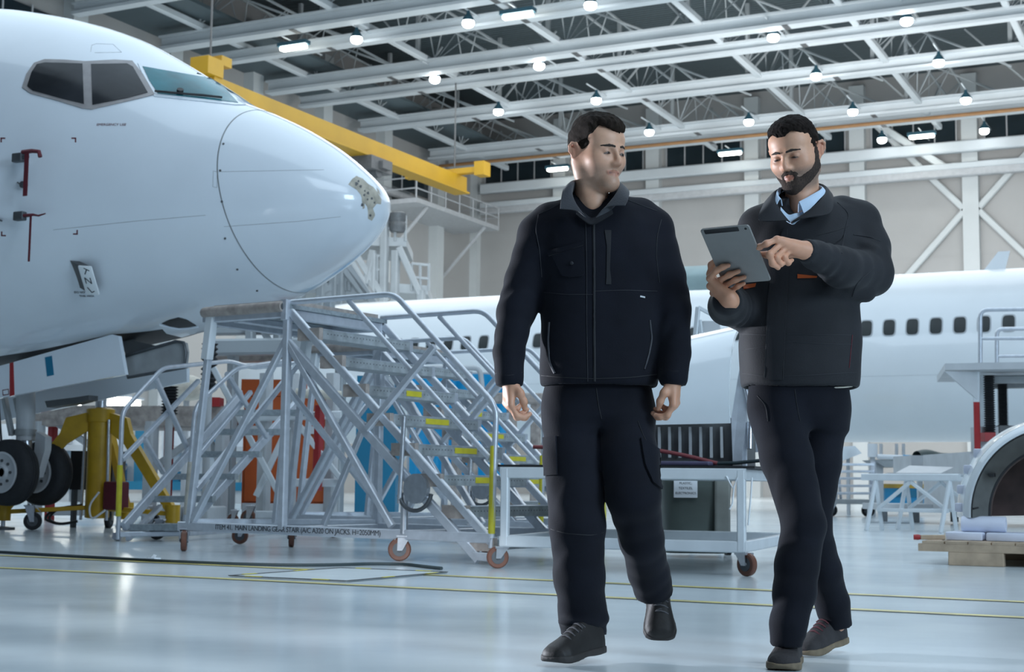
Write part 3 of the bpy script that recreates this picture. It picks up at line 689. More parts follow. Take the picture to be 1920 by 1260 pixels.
for k in range(-40, 9):
    x = x0+.508*k
    if x < xe+.5: continue
    if w0 is None:
        w0 = winmesh(0, None, .012).build('cabin_window', wdark, far, 40); f0 = winmesh(0, None, .004, .03).build('window_surround', 'lgrey', w0, 40); w0.location.x = x
    else:
        c_ = w0.copy(); COL.objects.link(c_); c_.parent = far; c_.location.x = x
        d_ = f0.copy(); COL.objects.link(d_); d_.parent = c_
p = ONP(1862, 497, 1, AY)-Vector((-3, AY, 0))
MB().slab([(p.x-.25, -.02, AZ+AR-.05), (p.x+.25, -.02, AZ+AR-.05), (p.x+.38, -.02, AZ+AR+.42), (p.x+.12, -.02, AZ+AR+.42)], (0, .04, 0)).build('blade_antenna', 'plane2', far)
sm = MB()
for zz in (-.55,):
    y_ = -math.sqrt(AR**2-zz**2)-.001; sm.bar((xe+1, y_, AZ+zz), (20, y_, AZ+zz), .004, .005)
sm.build('panel_seam', 'lgrey', far)
gs = MB(); gs.tube((xe+1, 0, 0), (xe+1, 0, 1.7), .12, 10).build('gear_strut', 'lgrey', far, 50)
# grey pane of a raised cowl showing above the far fuselage
p1 = [ONP(px, py, 1, 30.0) for px, py in ((1235, 502), (1335, 497), (1338, 543), (1235, 547))]
t = thing('raised_cowl', 'pale grey-green raised cowl panel between the two men at tablet height', 'panel', (p1[0].x, 30, 0))
o0 = t.location.copy()
MB().shell(lambda u, v: (p1[0]+(p1[1]-p1[0])*u*1.0)*(1-v)+(p1[3]+(p1[2]-p1[3])*u)*v-o0+Vector((0, -.25*math.sin(v*math.pi), 0)), 8, 8, .04).build('cowl_skin', mat('pale_green_primer', (.36, .46, .46), .4, 0, .1, 3), t, 60)
MB().bar((.22, .1, .06), (.22, .1, p1[2].z+.2), .08).build('stand_post', 'alu_white', t)
MB().rbox(-.3, -.3, 0, .75, .5, .06, .015).build('stand_base', 'lgrey', t)
# ================================================================== equipment
class TH:
    # a thing whose parts are given in world coordinates
    def __init__(s, name, label, cat, loc, group=None):
        s.o = Vector((loc[0], loc[1], loc[2] if len(loc) > 2 else 0)); s.r = thing(name, label, cat, s.o, 0, group)
    def bars(s, part, segs, w, m, h=None):
        for p, q in segs: MB().bar(Vector(p)-s.o, Vector(q)-s.o, w, h).build(part, m, s.r)
    def tube(s, part, pts, r, m, rnd=0.0, n=10):
        return MB().path([Vector(p)-s.o for p in pts], r, n, round_=rnd).build(part, m, s.r, 60)
    def slab(s, part, poly, d, m):
        return MB().slab([Vector(p)-s.o for p in poly], d).build(part, m, s.r)
    def cbox(s, part, px0, py0, px1, py1, d, depth, m):
        # upright box whose front face spans the given directions at distance d
        a = AT(px0, py1, d); c = AT(px1, py0, d); w = (c-a).dot(_r); z0, z1 = max(a.z, 0), c.z
        P = [a+_r*0, a+_r*w, a+_r*w+_f*depth, a+_f*depth]
        return MB().slab([Vector((p.x, p.y, z0))-s.o for p in P], (0, 0, z1-z0)).build(part, m, s.r)
def caster(par, x, y, r, top, yaw=0.0, wm='caster'):
    c, s_ = math.cos(yaw), math.sin(yaw); ax = Vector((-s_, c, 0)); fw_ = Vector((c, s_, 0)); o = Vector((x, y, r))+fw_*(-r*.35)
    b = MB(); top_ = Vector((x, y, top))
    for k in (-1, 1):
        w_ = ax*(k*r*.42)
        b.slab([o+w_+fw_*(-.2*r)+Vector((0, 0, -.1*r)), o+w_+fw_*(.25*r)+Vector((0, 0, -.1*r)), top_+w_+fw_*(.55*r)-Vector((0, 0, .012)), top_+w_+fw_*(-.5*r)-Vector((0, 0, .012))], ax*.006)
    b.bar(top_-fw_*.62*r-Vector((0, 0, .008)), top_+fw_*.62*r-Vector((0, 0, .008)), r*1.1, .014)
    b.lathe([(r*.3, -.02), (r*.3, .01)], top_, (0, 0, 1), 10)
    b.bar(top_-fw_*.7*r-Vector((0, 0, .03)), top_-fw_*1.15*r-Vector((0, 0, .07)), r*.5, .008)
    f = b.build('caster', 'zinc', par)
    w = MB().lathe([(r*.55, -r*.26), (r*.9, -r*.28), (r, -r*.18), (r, r*.18), (r*.9, r*.28), (r*.55, r*.26)], o, ax, 24).build('wheel', wm, f, 40)
    MB().lathe([(r*.60, -r*.27), (r*.60, -r*.30), (r*.22, -r*.30), (r*.18, -r*.40), (.004, -r*.40), (.004, r*.40), (r*.18, r*.40), (r*.22, r*.30), (r*.60, r*.30), (r*.60, r*.27)], o, ax, 14).build('hub', 'dark_steel', f, 40)
    return f
# ---------------------------------------------------------------- rolling stair
ANG = math.radians(-6.3)
P0 = FL(345, 1033)
sa = thing('rolling_stair', 'large aluminium rolling stair with lettering on its base, in front of the airliner nose', 'stair', P0, ANG, 'rolling aluminium stairs')
BW = 1.2
def B(part, p, q, w=.05, h=None, m='alu'): return MB().bar(p, q, w, h).build(part, m, sa)
for b_ in (0, BW):
    B('base_rail', (-.06, b_, .20), (3.0, b_, .19), .05, .075)
    B('post', (1.05, b_, .2), (1.05, b_, 1.93), .06, .06)
    B('leg', (.24, b_, 1.92), (.05, b_, .22), .055, .055)
    B('leg_sleeve', (.245, b_-.012, 1.93), (.20, b_-.012, 1.56), .085, .075, 'alu_white')
    B('brace', (1.05, b_, 1.70), (.09, b_, .24), .05, .05)
    B('brace', (1.06, b_, 1.66), (2.12, b_, .25), .05, .05)
    B('stringer', (1.08, b_, 1.905), (3.0, b_, .165), .045, .06)
    B('stringer', (1.06, b_, 1.66), (2.90, b_, .035), .045, .07)
    B('foot', (2.86, b_, .06), (3.0, b_, .055), .05, .06)
    B('strut', (2.5, b_-.03, 1.57), (1.89, b_-.03, .97), .04, .05)
    MB().path([(1.05, b_, 1.98), (2.1, b_, 1.985), (3.03, b_, 1.12), (3.0, b_, .12)], .022, 10, round_=.09).build('handrail', 'alu', sa, 60)
    MB().tube((1.66, b_, 1.96), (2.98, b_, .75), .02).build('mid_rail', 'alu', sa, 60)
    MB().tube((3.012, b_, .84), (3.001, b_, .22), .0255, 12).build('post_sleeve', 'sign_yellow', sa, 60)
    B('platform_rail', (.15, b_, 1.90), (1.08, b_, 1.90), .05, .08)
B('cross_rail', (1.05, 0, 1.89), (1.05, BW, 1.89), .05, .08); B('cross_rail', (.2, 0, 1.88), (.2, BW, 1.88), .05, .08)
B('cross_rail', (.0, 0, .2), (.0, BW, .2)); B('cross_rail', (1.05, 0, .2), (1.05, BW, .2)); B('cross_rail', (2.23, 0, .2), (2.23, BW, .2)); B('cross_rail', (3.0, 0, .15), (3.0, BW, .15))
B('brace', (.87, .25, 1.47), (.75, .25, .24), .045); B('brace', (1.69, .2, 1.03), (1.3, .2, .24), .045); B('brace', (.06, 0, .24), (1.05, BW, .24), .045)
B('brace', (1.05, .02, 1.3), (1.05, BW, .4), .045); B('brace', (.1, .02, .5), (.22, BW, 1.7), .045)
B('cross_beam', (.5, 0, 1.88), (.5, BW, 1.88), .06, .06)
MB().bx(.12, -.02, 1.93, 1.09, BW+.03, 1.965).build('platform_deck', 'tread', sa)
MB().bx(.22, .03, 1.9655, 1.03, BW-.02, 2.005).build('platform_mat', 'bumper', sa)
bm_ = MB(); bm_.path([(.16, .9, 1.945), (.14, .05, 1.945), (.17, -.035, 1.945), (.3, -.05, 1.945), (1.04, -.05, 1.945)], .043, 12, round_=.08); bm_.build('bumper', 'bumper', sa, 60)
MB().lathe([(.026, 0), (.026, .004)], (1.041, -.05, 1.945), (1, 0, 0), 12).build('bumper_end', 'dark_steel', sa)
B('bracket', (1.05, -.02, 2.0), (1.05, -.02, 1.84), .07, .07)
def perf_mat():
    m = mat('perforated_tread', (.40, .44, .46), .5, .2, .3, 14, .0)
    return m
pm = perf_mat()
for k in range(1, 9):
    a_ = 1.12+.235*k; z_ = 1.98-.225*k
    st_o = MB().bx(a_-.20, .035, z_-.075, a_+.03, BW-.035, z_).build('step', pm, sa)
    MB().bx(a_-.205, .036, z_-.001, a_+.033, BW-.036, z_+.004).build('tread_grip', 'alu', st_o)
    dots = MB()
    for i in range(26): dots.bx(a_+.0295, .09+i*.0405, z_-.036, a_+.0312, .099+i*.0405, z_-.028)
    dots.build('perforation', 'dgrey', st_o)['kind'] = 'stuff'
    MB().bx(a_-.19, -.012, z_-.085, a_+.03, .034, z_+.01).build('end_plate', 'bumper', sa)
    MB().bx(a_-.19, BW-.034, z_-.085, a_+.03, BW+.012, z_+.01).build('end_plate', 'alu', sa)
    if k in (3, 4, 5, 6): MB().bx(a_+.0315, .44+.06*(k % 2), z_-.055, a_+.0335, .70+.05*(k % 3), z_-.012).build('warning_tape', 'sign_yellow', st_o)
MB().tube((2.25, -.05, 1.06), (2.22, -.05, .42), .018).build('lever', 'zinc', sa, 60)
MB().path([(2.22, -.05, .47)]+[(2.36+.15*math.cos(t), -.05, .52+.15*math.sin(t)) for t in np.linspace(3.4, 6.1, 12)], .016, 8).build('winch_arc', 'dark_steel', sa, 60)
MB().lathe([(.11, -.02), (.11, .02)], (2.36, -.03, .53), (0, 1, 0), 18).build('winch_drum', 'steel', sa, 40)
MB().tube((2.23, -.0, .2), (2.23, 0, .5), .03).build('jack_tube', 'zinc', sa, 60)
for x_, y_ in ((0, 0), (2.23, 0), (.1, BW), (2.23, BW)): caster(sa, x_, y_, .085, .19, .6 if x_ > 1 else 2.3)
L2 = []
def Wst(a, b, z): return P0+Vector((math.cos(ANG), math.sin(ANG), 0))*a+Vector((-math.sin(ANG), math.cos(ANG), 0))*b+Vector((0, 0, z))
sc = dup(sa, Wst(-1.43, 3.0, 0), ANG, 'aluminium rolling stair mostly hidden behind the lettered stair')
MB().bx(3.02, .2, .1, 3.025, .3, .11).build('floor_stop', 'alu', sc)
text('lettering', 'ITEM 41.  MAIN LANDING GEAR STAIR (A/C A320 ON JACKS. H=2050MM)', .056, 'ink', sa, frame_mtx((1.2, -.0262, .199), (1, 0, -.004), (0, 0, 1)), spacing=.92)
# ---------------------------------------------------------------- low stair with yellow post ends
sb = TH('rolling_stair', 'lower rolling stair with yellow post ends and crossed side braces, beside the yellow jack', 'stair', FL(225, 1014), 'rolling aluminium stairs')
A = AT
sb.tube('handrail', [A(221, 1012, 13.9), A(229, 772, 13.9), A(305, 690, 14.4), A(430, 677, 15.4), A(475, 690, 15.8), A(560, 680, 16.2)], .022, 'alu', .1)
sb.tube('handrail', [A(346, 985, 14.0), A(366, 762, 14.0), A(444, 690, 14.4), A(540, 676, 15.2)], .022, 'alu', .1)
sb.tube('post_sleeve', [A(222, 968, 13.88), A(225, 872, 13.88)], .027, 'sign_yellow'); sb.tube('post_sleeve', [A(349, 965, 13.98), A(357, 866, 13.98)], .027, 'cream')
sb.bars('brace', [(A(229, 862, 13.9), A(372, 714, 15.2)), (A(292, 710, 14.3), A(352, 842, 15)), (A(270, 822, 14.2), A(306, 886, 14.8)), (A(366, 860, 14.2), A(470, 735, 15)), (A(425, 700, 14.5), A(500, 820, 15.2))], .045, 'alu')
sb.bars('stringer', [(A(232, 988, 13.9), A(452, 738, 15.8)), (A(352, 985, 14.1), A(560, 752, 16.0))], .05, 'alu', .09)
for k, (x0_, x1_, y_) in enumerate(((236, 350, 983), (276, 398, 930), (312, 440, 888), (350, 486, 846), (388, 530, 804), (424, 572, 768))):
    d_ = 13.95+.36*k; a_ = A(x0_, y_, d_); c_ = A(x1_, y_, d_); dd = _f*.22
    sb.slab('step', [a_, c_, c_+dd, a_+dd], (0, 0, -.06), 'tread')
sb.bars('base_rail', [(A(225, 1002, 13.9), A(352, 1000, 14.1)), (A(225, 1002, 13.9), A(420, 985, 16)), (A(352, 1000, 14.1), A(520, 988, 16.2)), (A(240, 1010, 13.9), A(300, 950, 14.6))], .05, 'alu')
for px, py in ((299, 1012), (455, 1020), (440, 985)):
    q = FL(px, py)-sb.o; caster(sb.r, q.x, q.y, .075, .2, .4, 'rubber' if px < 300 else 'caster')
sb.bars('caster_leg', [(A(216, 1005, 13.9), FL(222, 1014)+Vector((0, 0, .03)))], .06, 'zinc')
# ---------------------------------------------------------------- yellow tripod jack under the nose
JX = ONP(186, 850, 1, 13.05); jk = TH('aircraft_jack', 'yellow tripod jack holding up the airliner behind the nose wheels', 'jack', (JX.x, JX.y, 0))
zc_ = lambda py: ONP(186, py, 1, 13.05).z
def jl(dx, dy, z): return jk.o+Vector((dx, dy, z))
zt_ = zc_(768); zb_ = max(.09, zc_(972))
MB().lathe([(.10, zb_), (.135, zb_+.01), (.135, zt_-.15), (.15, zt_-.14), (.16, zt_), (.12, zt_+.02)], (0, 0, 0), n=24).build('cylinder', 'yellow', jk.r, 40)
MB().lathe([(.065, zt_+.02), (.065, 1.83)], (0, 0, 0), n=16).build('ram', 'zinc', jk.r, 60)
for ang_ in (216, 5, 112):
    c, s_ = math.cos(math.radians(ang_)), math.sin(math.radians(ang_)); n_ = Vector((-s_, c, 0))*.035
    lg = MB()
    pr = [(.12, zt_-.03), (.12, zt_-.24), (.36, zt_-.40), (.95, .22), (.95, .12), (1.04, .12), (1.04, .28), (.44, zt_-.28), (.38, zt_-.10)]
    lg.slab([Vector((c*r_, s_*r_, z_))-n_ for r_, z_ in pr], n_*2); lo = lg.build('leg', 'yellow', jk.r)
    MB().lathe([(.08, .10), (.08, .30)], (c*1.02, s_*1.02, 0), n=14).build('foot_sleeve', 'yellow', lo, 40)
    MB().lathe([(.025, .03), (.025, .12)], (c*1.02, s_*1.02, 0), n=10).build('foot_screw', 'steel', lo, 60)
    MB().lathe([(.13, 0), (.13, .025), (.04, .035)], (c*1.02, s_*1.02, 0), n=18).build('foot_pad', 'dark_steel', lo, 40)
    MB().bar((c*.13, s_*.13, zb_+.12), (c*.98, s_*.98, .2), .05).build('stay', 'yellow', jk.r)
    jwx, jwy = c*.72-s_*.1, s_*.72+c*.1
    caster(jk.r, jwx, jwy, .1, .28, math.radians(ang_), 'rubber')
for k in (-1, 1): MB().tube((k*.19, -.05, zb_-.02), (k*.17, -.05, zt_-.12), .018).build('guide_rod', 'zinc', jk.r, 60)
MB().rbox(.18, -.12, zb_+.1, .38, .1, zb_+.42, .02).build('pump_box', 'maroon', jk.r)
MB().path([(.2, -.2, zb_+.3), (.1, -.25, zb_+.15), (.15, -.26, zb_-.02), (.3, -.2, zb_+.1)], .012, 6, round_=.1).build('hose', 'paper', jk.r, 60)
for k in range(2): MB().path([(-.14, -.1, zb_+.15), (-.42-.05*k, -.2, zb_+.1), (-.5-.06*k, -.25, .12), (-.3, -.28, .06), (-.1, -.2, .10)], .016, 6, round_=.16).build('hose', 'black', jk.r, 60)
M['dockgrey'] = mat('dock_grey_paint', (.34, .37, .39), .5, .1, .1, 2)
# ---------------------------------------------------------------- dolly cart frame behind the jack and wheels
dk_ = TH('docking_platform', 'long grey docking platform with posts standing behind the nose wheels', 'platform', FL(300, 975))
dk_.slab('deck', [A(60, 797, 20), A(425, 799, 20), A(425, 799, 20)+_f*2, A(60, 797, 20)+_f*2], (0, 0, .27), 'bumper')
dk_.bars('post', [(A(x_, 790, 20.05), Vector((*A(x_, 790, 20.05).xy, 0))) for x_ in (72, 285, 418)], .16, 'lgrey')
dk_.bars('post', [(A(x_, 790, 20.6), Vector((*A(x_, 790, 20.6).xy, 0))) for x_ in (100, 318)], .11, 'red')
dk_.bars('brace', [(A(110, 795, 20.2), A(235, 880, 20.2)), (A(285, 880, 20.2), A(400, 795, 20.2)), (A(418, 880, 20.2), A(380, 795, 20.2))], .09, 'lgrey')
dk_.cbox('winch_box', 85, 752, 120, 766, 20.1, .4, 'maroon'); dk_.cbox('control_box', 385, 745, 412, 762, 19.9, .3, 'red')
dk_.cbox('tool_chest', 130, 846, 212, 918, 17.6, .6, 'black')
dk_.bars('chest_stand', [(A(140, 915, 17.7), Vector((*A(140, 915, 17.7).xy, 0))), (A(205, 915, 17.7), Vector((*A(205, 915, 17.7).xy, 0)))], .06, 'dark_steel')
dk_.bars('base_rail', [(A(90, 960, 19.8), A(420, 962, 19.8))], .09, 'lgrey')
d2_ = TH('docking_platform', 'grey nose dock with stacked beams standing behind the large stair platform', 'platform', Vector((*A(470, 985, 20).xy, 0)))
d2_.bars('beam', [(A(398, 652, 20), A(660, 648, 20))], .25, 'dockgrey', .22); d2_.bars('beam', [(A(402, 672, 20.6), A(660, 668, 20.6))], .3, 'bumper', .12); d2_.bars('beam', [(A(400, 618, 20.3), A(530, 616, 20.3))], .2, 'dockgrey', .16)
for x_, y_ in ((470, 596), (522, 600), (560, 560), (618, 560)): d2_.bars('post', [(A(x_, y_, 20.1), A(x_, 648, 20.1))], .12, 'dockgrey')
for x_ in (438, 640): d2_.bars('post', [(A(x_, 650, 20.3), Vector((*A(x_, 650, 20.3).xy, 0)))], .13, 'dockgrey')
d2_.bars('brace', [(A(482, 600, 20.1), A(512, 652, 20.1)), (A(560, 645, 20.1), A(612, 590, 20.1))], .09, 'dockgrey'); d2_.cbox('switch_box', 500, 611, 514, 625, 19.9, .1, 'cream')
# screw columns and cream tank seen under the belly
for k, x_ in enumerate((318, 390)):
    sp_ = TH('screw_jack', ('black ribbed screw column under the open gear door', 'black ribbed screw column behind the white leg of the large stair')[k], 'jack', Vector((*A(x_, 760, 19.0).xy, 0)))
    zz0, zz1 = A(x_, (778, 735)[k], 19).z, A(x_, (722, 640)[k], 19).z; m_ = MB(); MB().tube((0, 0, .25), (0, 0, zz0+.02), .05).build('column', 'lgrey', sp_.r, 60)
    prof_ = []
    n_ = 10
    for i in range(n_): prof_ += [(.075, zz0+(zz1-zz0)*i/n_), (.11, zz0+(zz1-zz0)*(i+.5)/n_)]
    m_.lathe(prof_, (0, 0, 0), n=14).build('bellows', 'rubber', sp_.r, 30)
    MB().rbox(-.2, -.2, 0, .2, .2, .25, .02).build('base', 'lgrey', sp_.r)
tk = TH('float_tank', 'cream rounded tank standing behind the low stair', 'tank', Vector((*A(350, 740, 24).xy, 0)))
MB().lathe([(.02, 0), (.25, .04), (.36, .18), (.30, .34), (.1, .42)], (0, 0, A(350, 752, 24).z), (0, 0, 1), 24).build('shell', 'cream', tk.r, 60)
MB().tube((0, 0, 0), (0, 0, A(350, 752, 24).z+.05), .05).build('stand', 'lgrey', tk.r, 60)
# ---------------------------------------------------------------- orange cabinet and grey mast frame behind the large stair
oc = TH('storage_cabinet', 'orange storage cabinet seen through the braces of the large stair', 'cabinet', Vector((*A(520, 960, 20.6).xy, 0)))
oc.cbox('body', 452, 745, 628, 955, 20.6, .9, 'orange')
oc.cbox('door', 457, 752, 530, 940, 20.57, .03, 'orange'); oc.cbox('door', 536, 752, 622, 940, 20.57, .03, 'orange')
oc.cbox('shelf_edge', 450, 800, 632, 812, 20.53, .04, 'lgrey'); oc.cbox('plinth', 452, 945, 628, 990, 20.55, .8, 'lgrey')
oc.cbox('lid', 452, 712, 560, 742, 20.6, .9, 'orange')
mf = TH('mast_frame', 'grey twin-mast lifting frame with one red post behind the large stair', 'frame', Vector((*A(550, 985, 18.3).xy, 0)))
for x_ in (500, 548, 625): mf.bars('mast', [(A(x_, 700, 18.3), Vector((*A(x_, 700, 18.3).xy, .02)))], .14, 'lgrey')
mf.bars('rail', [(A(480, 782, 18.2), A(640, 778, 18.2)), (A(480, 965, 18.2), A(650, 968, 18.2)), (A(540, 905, 18.2), A(640, 905, 18.2))], .1, 'alu_white')
mf.bars('red_post', [(A(600, 760, 18.1), A(594, 920, 18.1))], .1, 'red')
mf.tube('padded_bar', [A(555, 737, 18.0), A(640, 742, 18.0)], .06, 'cream')
mf.bars('brace', [(A(555, 790, 18.1), A(640, 900, 18.1)), (A(480, 930, 18.1), A(540, 800, 18.1)), (A(400, 690, 17.9), A(530, 940, 17.9))], .07, 'alu_white')
mf.bars('base', [(A(440, 985, 18.0), A(660, 990, 18.0))], .12, 'alu_white')
q = FL(470, 985)-mf.o; caster(mf.r, q.x, q.y, .1, .26, .4); q = FL(630, 1008)-mf.o; caster(mf.r, q.x, q.y, .08, .2, .4)
# teal cabinet and bright blue screen
tc_ = TH('cabinet', 'tall teal blue cabinet with a pale label standing behind the large stair', 'cabinet', Vector((*A(700, 985, 20.5).xy, 0)))
tc_.cbox('body', 664, 705, 745, 975, 20.5, .7, 'blue'); tc_.cbox('label_plate', 690, 706, 740, 737, 20.46, .03, 'lgrey')
tc_.cbox('foot', 672, 975, 690, 987, 20.6, .4, 'dark_steel'); tc_.cbox('foot', 722, 975, 740, 987, 20.6, .4, 'dark_steel')
bs = TH('screen', 'bright blue tarpaulin screen hanging behind the stair steps', 'screen', Vector((*A(860, 980, 24).xy, 0)))
a_, c_ = A(770, 700, 24), A(950, 905, 24)
def tarp(u, v):
    p = a_+_r*((c_-a_).dot(_r)*u); p.z = a_.z+(c_.z-a_.z)*v
    return p+_f*(.06*math.sin(u*17)+.05*math.sin(u*31+v*3))-bs.o
MB().shell(tarp, 40, 8, .02).build('tarpaulin', 'sky', bs.r, 60)
bs.bars('post', [(Vector((*(a_+_f*.12).xy, 0)), a_+_f*.12), (Vector((*(a_+_r*(c_-a_).dot(_r)+_f*.12).xy, 0)), Vector((*(a_+_r*(c_-a_).dot(_r)+_f*.12).xy, a_.z)))], .08, 'lgrey')
bs.bars('top_rail', [(a_+_f*.12, a_+_f*.12+_r*(c_-a_).dot(_r))], .08, 'lgrey')
gpost = TH('steel_bench', 'grey steel bench with upright legs behind the stair steps', 'bench', Vector((*A(850, 960, 22).xy, 0)))
gpost.bars('leg', [(A(x_, 740, 22), Vector((*A(x_, 740, 22).xy, 0))) for x_ in (858, 888, 960, 1005)], .13, 'bumper')
gpost.bars('top_beam', [(A(835, 745, 22), A(1030, 748, 22))], .2, 'bumper', .16); gpost.tube('rail', [A(800, 690, 22), A(900, 690, 22), A(905, 735, 22)], .04, 'lgrey', .1)
# ---------------------------------------------------------------- cart with engine cowl
CA = math.radians(6.5); C0 = FL(938, 1066)
ct = thing('trolley', 'long grey aluminium trolley on casters carrying the white engine cowl', 'trolley', C0, CA)
CL, CB, CZt = 1.68, 1.95, .685
def K(part, p, q, w=.07, h=None, m='alu_white'): return MB().bar(p, q, w, h).build(part, m, ct)
for b_ in (0, CB):
    K('top_rail', (.0, b_, CZt-.035), (CL, b_, CZt-.035), .05, .075); K('lower_rail', (.0, b_, .185), (CL, b_, .185), .05, .075)
for a_ in (0.03, CL-.03):
    K('top_rail', (a_, 0, CZt-.035), (a_, CB, CZt-.035), .05, .075); K('lower_rail', (a_, 0, .185), (a_, CB, .185), .05, .075)
    for b_ in (0, CB): K('post', (a_, b_, .16), (a_, b_, CZt-.01), .055)
MB().bx(-.02, -.02, CZt+.003, CL+.06, CB, CZt+.018).build('top_board', 'black', ct)
for a_ in (0.0, CL-.02):
    for b_ in (0.02, CB): caster(ct, a_, b_, .075, .15, 2.6 if a_ > 1 else .5)
ML = Matrix.Translation(C0) @ Matrix.Rotation(CA, 4, 'Z'); MLi = ML.inverted()
def cl(px, py, b_):   # point on the trolley's own plane b
    n_ = ML.to_3x3() @ Vector((0, 1, 0)); return MLi @ ONPL(px, py, ML @ Vector((0, b_, 0)), n_)
ck = thing('engine_cowl', 'glossy white engine cowl with black ribbed underside resting on the trolley', 'cowl', ML @ Vector((0, 0, CZt+.019)), CA)
zs = CZt+.019
pBL, pBR = cl(1160, 797, .35), cl(1370, 793, .35); pTL, pTR = cl(1160, 668, 1.15), cl(1402, 615, 1.15)
def cowl(u, v):
    a = pBL+(pBR-pBL)*u; c = pTL+(pTR-pTL)*u
    ph = v*math.pi/2*.98
    p = Vector((a.x+(c.x-a.x)*v, 0, 0)); p.y = a.y+(c.y-a.y)*(1-math.cos(ph)); p.z = a.z+(c.z-a.z)*math.sin(ph)-zs
    p.y -= .06*math.sin(v*math.pi)
    return p
MB().shell(cowl, 24, 24, .025).build('skin', 'cowl', ck, 60)
rb = MB(); rb.bx(pBL.x+.02, .46, .0, pBR.x-.01, 1.3, pBL.z-zs+.05); rb.build('ribbed_box', 'dgrey', ck)
rm = MB()
rx0, rx1 = cl(1225, 840, .4).x, cl(1362, 840, .4).x
for k in range(7):
    x_ = rx0+(rx1-rx0)*(k+.3)/7
    MB().slab([(x_, .458, .27), (x_+.016, .458, .27), (x_+.022, .44, .06), (x_+.006, .44, .06)], (0, -.02, 0)).build('rib', 'lgrey', ck)
pr0 = cl(1372, 790, .42); pr1 = cl(1395, 640, .42)
MB().slab([(pr0.x+.01, .40, 0.02), (pr0.x+.07, .40, .02), (pr1.x+.06, .42, pr1.z-zs), (pr1.x+.0, .42, pr1.z-zs), (pr0.x, .40, pr0.z-zs+.02)], (0, .03, 0)).build('side_bracket', 'alu', ck)
MB().bar((pr0.x+.08, .45, .0), (pr0.x+.08, .45, .42), .035).build('side_bracket', 'alu', ck)
MB().bar((pr0.x+.17, .5, .1), (pr0.x+.17, .5, .62), .05, .03).build('side_bracket', 'alu', ck)
MB().path([(pr0.x+.09, .42, .55), (pr0.x+.13, .4, .40), (pr0.x+.19, .4, .33), (pr0.x+.2, .4, .15)], .017, 8, round_=.06).build('pipe', 'zinc', ck, 60)
MB().path([(pr0.x+.12, .44, .3), (pr0.x+.12, .42, .12)], .022, 8).build('pipe', 'zinc', ck, 60)
MB().lathe([(.03, 0), (.045, .02), (.045, .07), (.02, .09)], (pr0.x+.15, .40, .60), (.3, -1, .3), 12).build('fitting', 'zinc', ck, 50)
MB().lathe([(.02, 0), (.035, .02), (.035, .06), (.01, .07)], (pr0.x+.21, .40, .13), (1, -.6, 0), 12).build('fitting', 'zinc', ck, 50)
MB().path([cl(1000, 838, .25)-Vector((0, 0, zs)), cl(1222, 842, .25)-Vector((0, 0, zs)), cl(1290, 855, .25)-Vector((0, 0, zs)), cl(1345, 869, .25)-Vector((0, 0, zs))], .014, 8, round_=.2).build('hose', 'hose', ck, 60)
MB().path([cl(1345, 869, .25)-Vector((0, 0, zs)), cl(1380, 868, .25)-Vector((0, 0, zs)), cl(1440, 862, .25)-Vector((0, 0, zs))], .012, 8).build('hose', 'cable', ck, 60)
MB().rbox(rx0-.3, .12, .002, rx0+.45, .34, .03, .01).build('tray', mat('purple_grey_tray', (.10, .09, .16), .5, 0, .2, 8), ck)
# straps hanging from the trolley
for k, pts in enumerate((((1362, 893), (1374, 915), (1383, 895), (1376, 915), (1373, 945), (1368, 955)), ((1410, 895), (1408, 930), (1403, 985)))):
    MB().path([cl(x_, y_, -.03) for x_, y_ in pts], .006, 5).build('strap', 'paper', ct, 60)
# stand behind the cowl
sd = TH('service_stand', 'pale blue metal service stand behind the engine cowl between the two men', 'stand', Vector((*A(1305, 990, 13.4).xy, 0)))
sd.bars('post', [(A(1302, 648, 13.4), A(1309, 576, 13.4)), (A(1302, 648, 13.4), Vector((*A(1296, 648, 13.4).xy, 0))), (A(1345, 640, 13.4), Vector((*A(1350, 648, 13.4).xy, 0)))], .04, 'alu_white')
sd.bars('top_rail', [(A(1309, 576, 13.4), A(1350, 598, 13.4)), (A(1312, 600, 13.4), A(1318, 660, 13.4)), (A(1300, 650, 13.4), A(1352, 640, 13.4))], .035, 'alu_white')
sd.cbox('panel', 1318, 602, 1350, 650, 13.6, .08, 'lgrey')
# ---------------------------------------------------------------- wheelie bin behind the trolley
bp_ = FL(1312, 1046); bn = thing('waste_bin', 'grey-green wheeled waste bin with a white notice behind the trolley', 'bin', bp_, PSI)
k_ = 1
tp = MB(); sec0 = []; 
def binsec(w, d, z, n=20):
    out = []
    for i in range(n):
        t = 2*math.pi*(i+.5)/n; c, s_ = math.cos(t), math.sin(t)
        out.append((math.copysign(abs(c)**.35, c)*w/2, .32+math.copysign(abs(s_)**.35, s_)*d/2, z))
    return out
lev = [(.50, .46, .03), (.56, .56, .55), (.60, .66, .92), (.62, .68, .93)]
vs = [p for l in lev for p in binsec(*l)]
tp.add(vs, [(i*20+k, i*20+(k+1) % 20, (i+1)*20+(k+1) % 20, (i+1)*20+k) for i in range(3) for k in range(20)]+[tuple(range(19, -1, -1)), tuple(60+k for k in range(20))])
tp.build('body', 'bin', bn, 40)
MB().rbox(-.33, -.04, .93, .33, .72, .99, .02).build('lid', 'bin', bn)
ax_ = MB().tube((-.30, .62, .11), (.33, .62, .11), .012).build('axle', 'dark_steel', bn)
for s_ in (-1, 1): MB().lathe([(.1, -.025), (.1, .025)], (s_*.305, .55, .10), (1, 0, 0), 18).build('wheel', 'rubber', bn, 40)
MB().rbox(.12, -.0, .1, .25, .045, .86, .02).build('corner_rib', mat('pale_bin_edge', (.22, .23, .21), .5, 0, .2, 5), bn)
nz = .57-(915-911)/230
pz = MB().bx(-.205, .018, nz-.075, -.015, .024, nz+.075).build('notice', 'paper', bn)
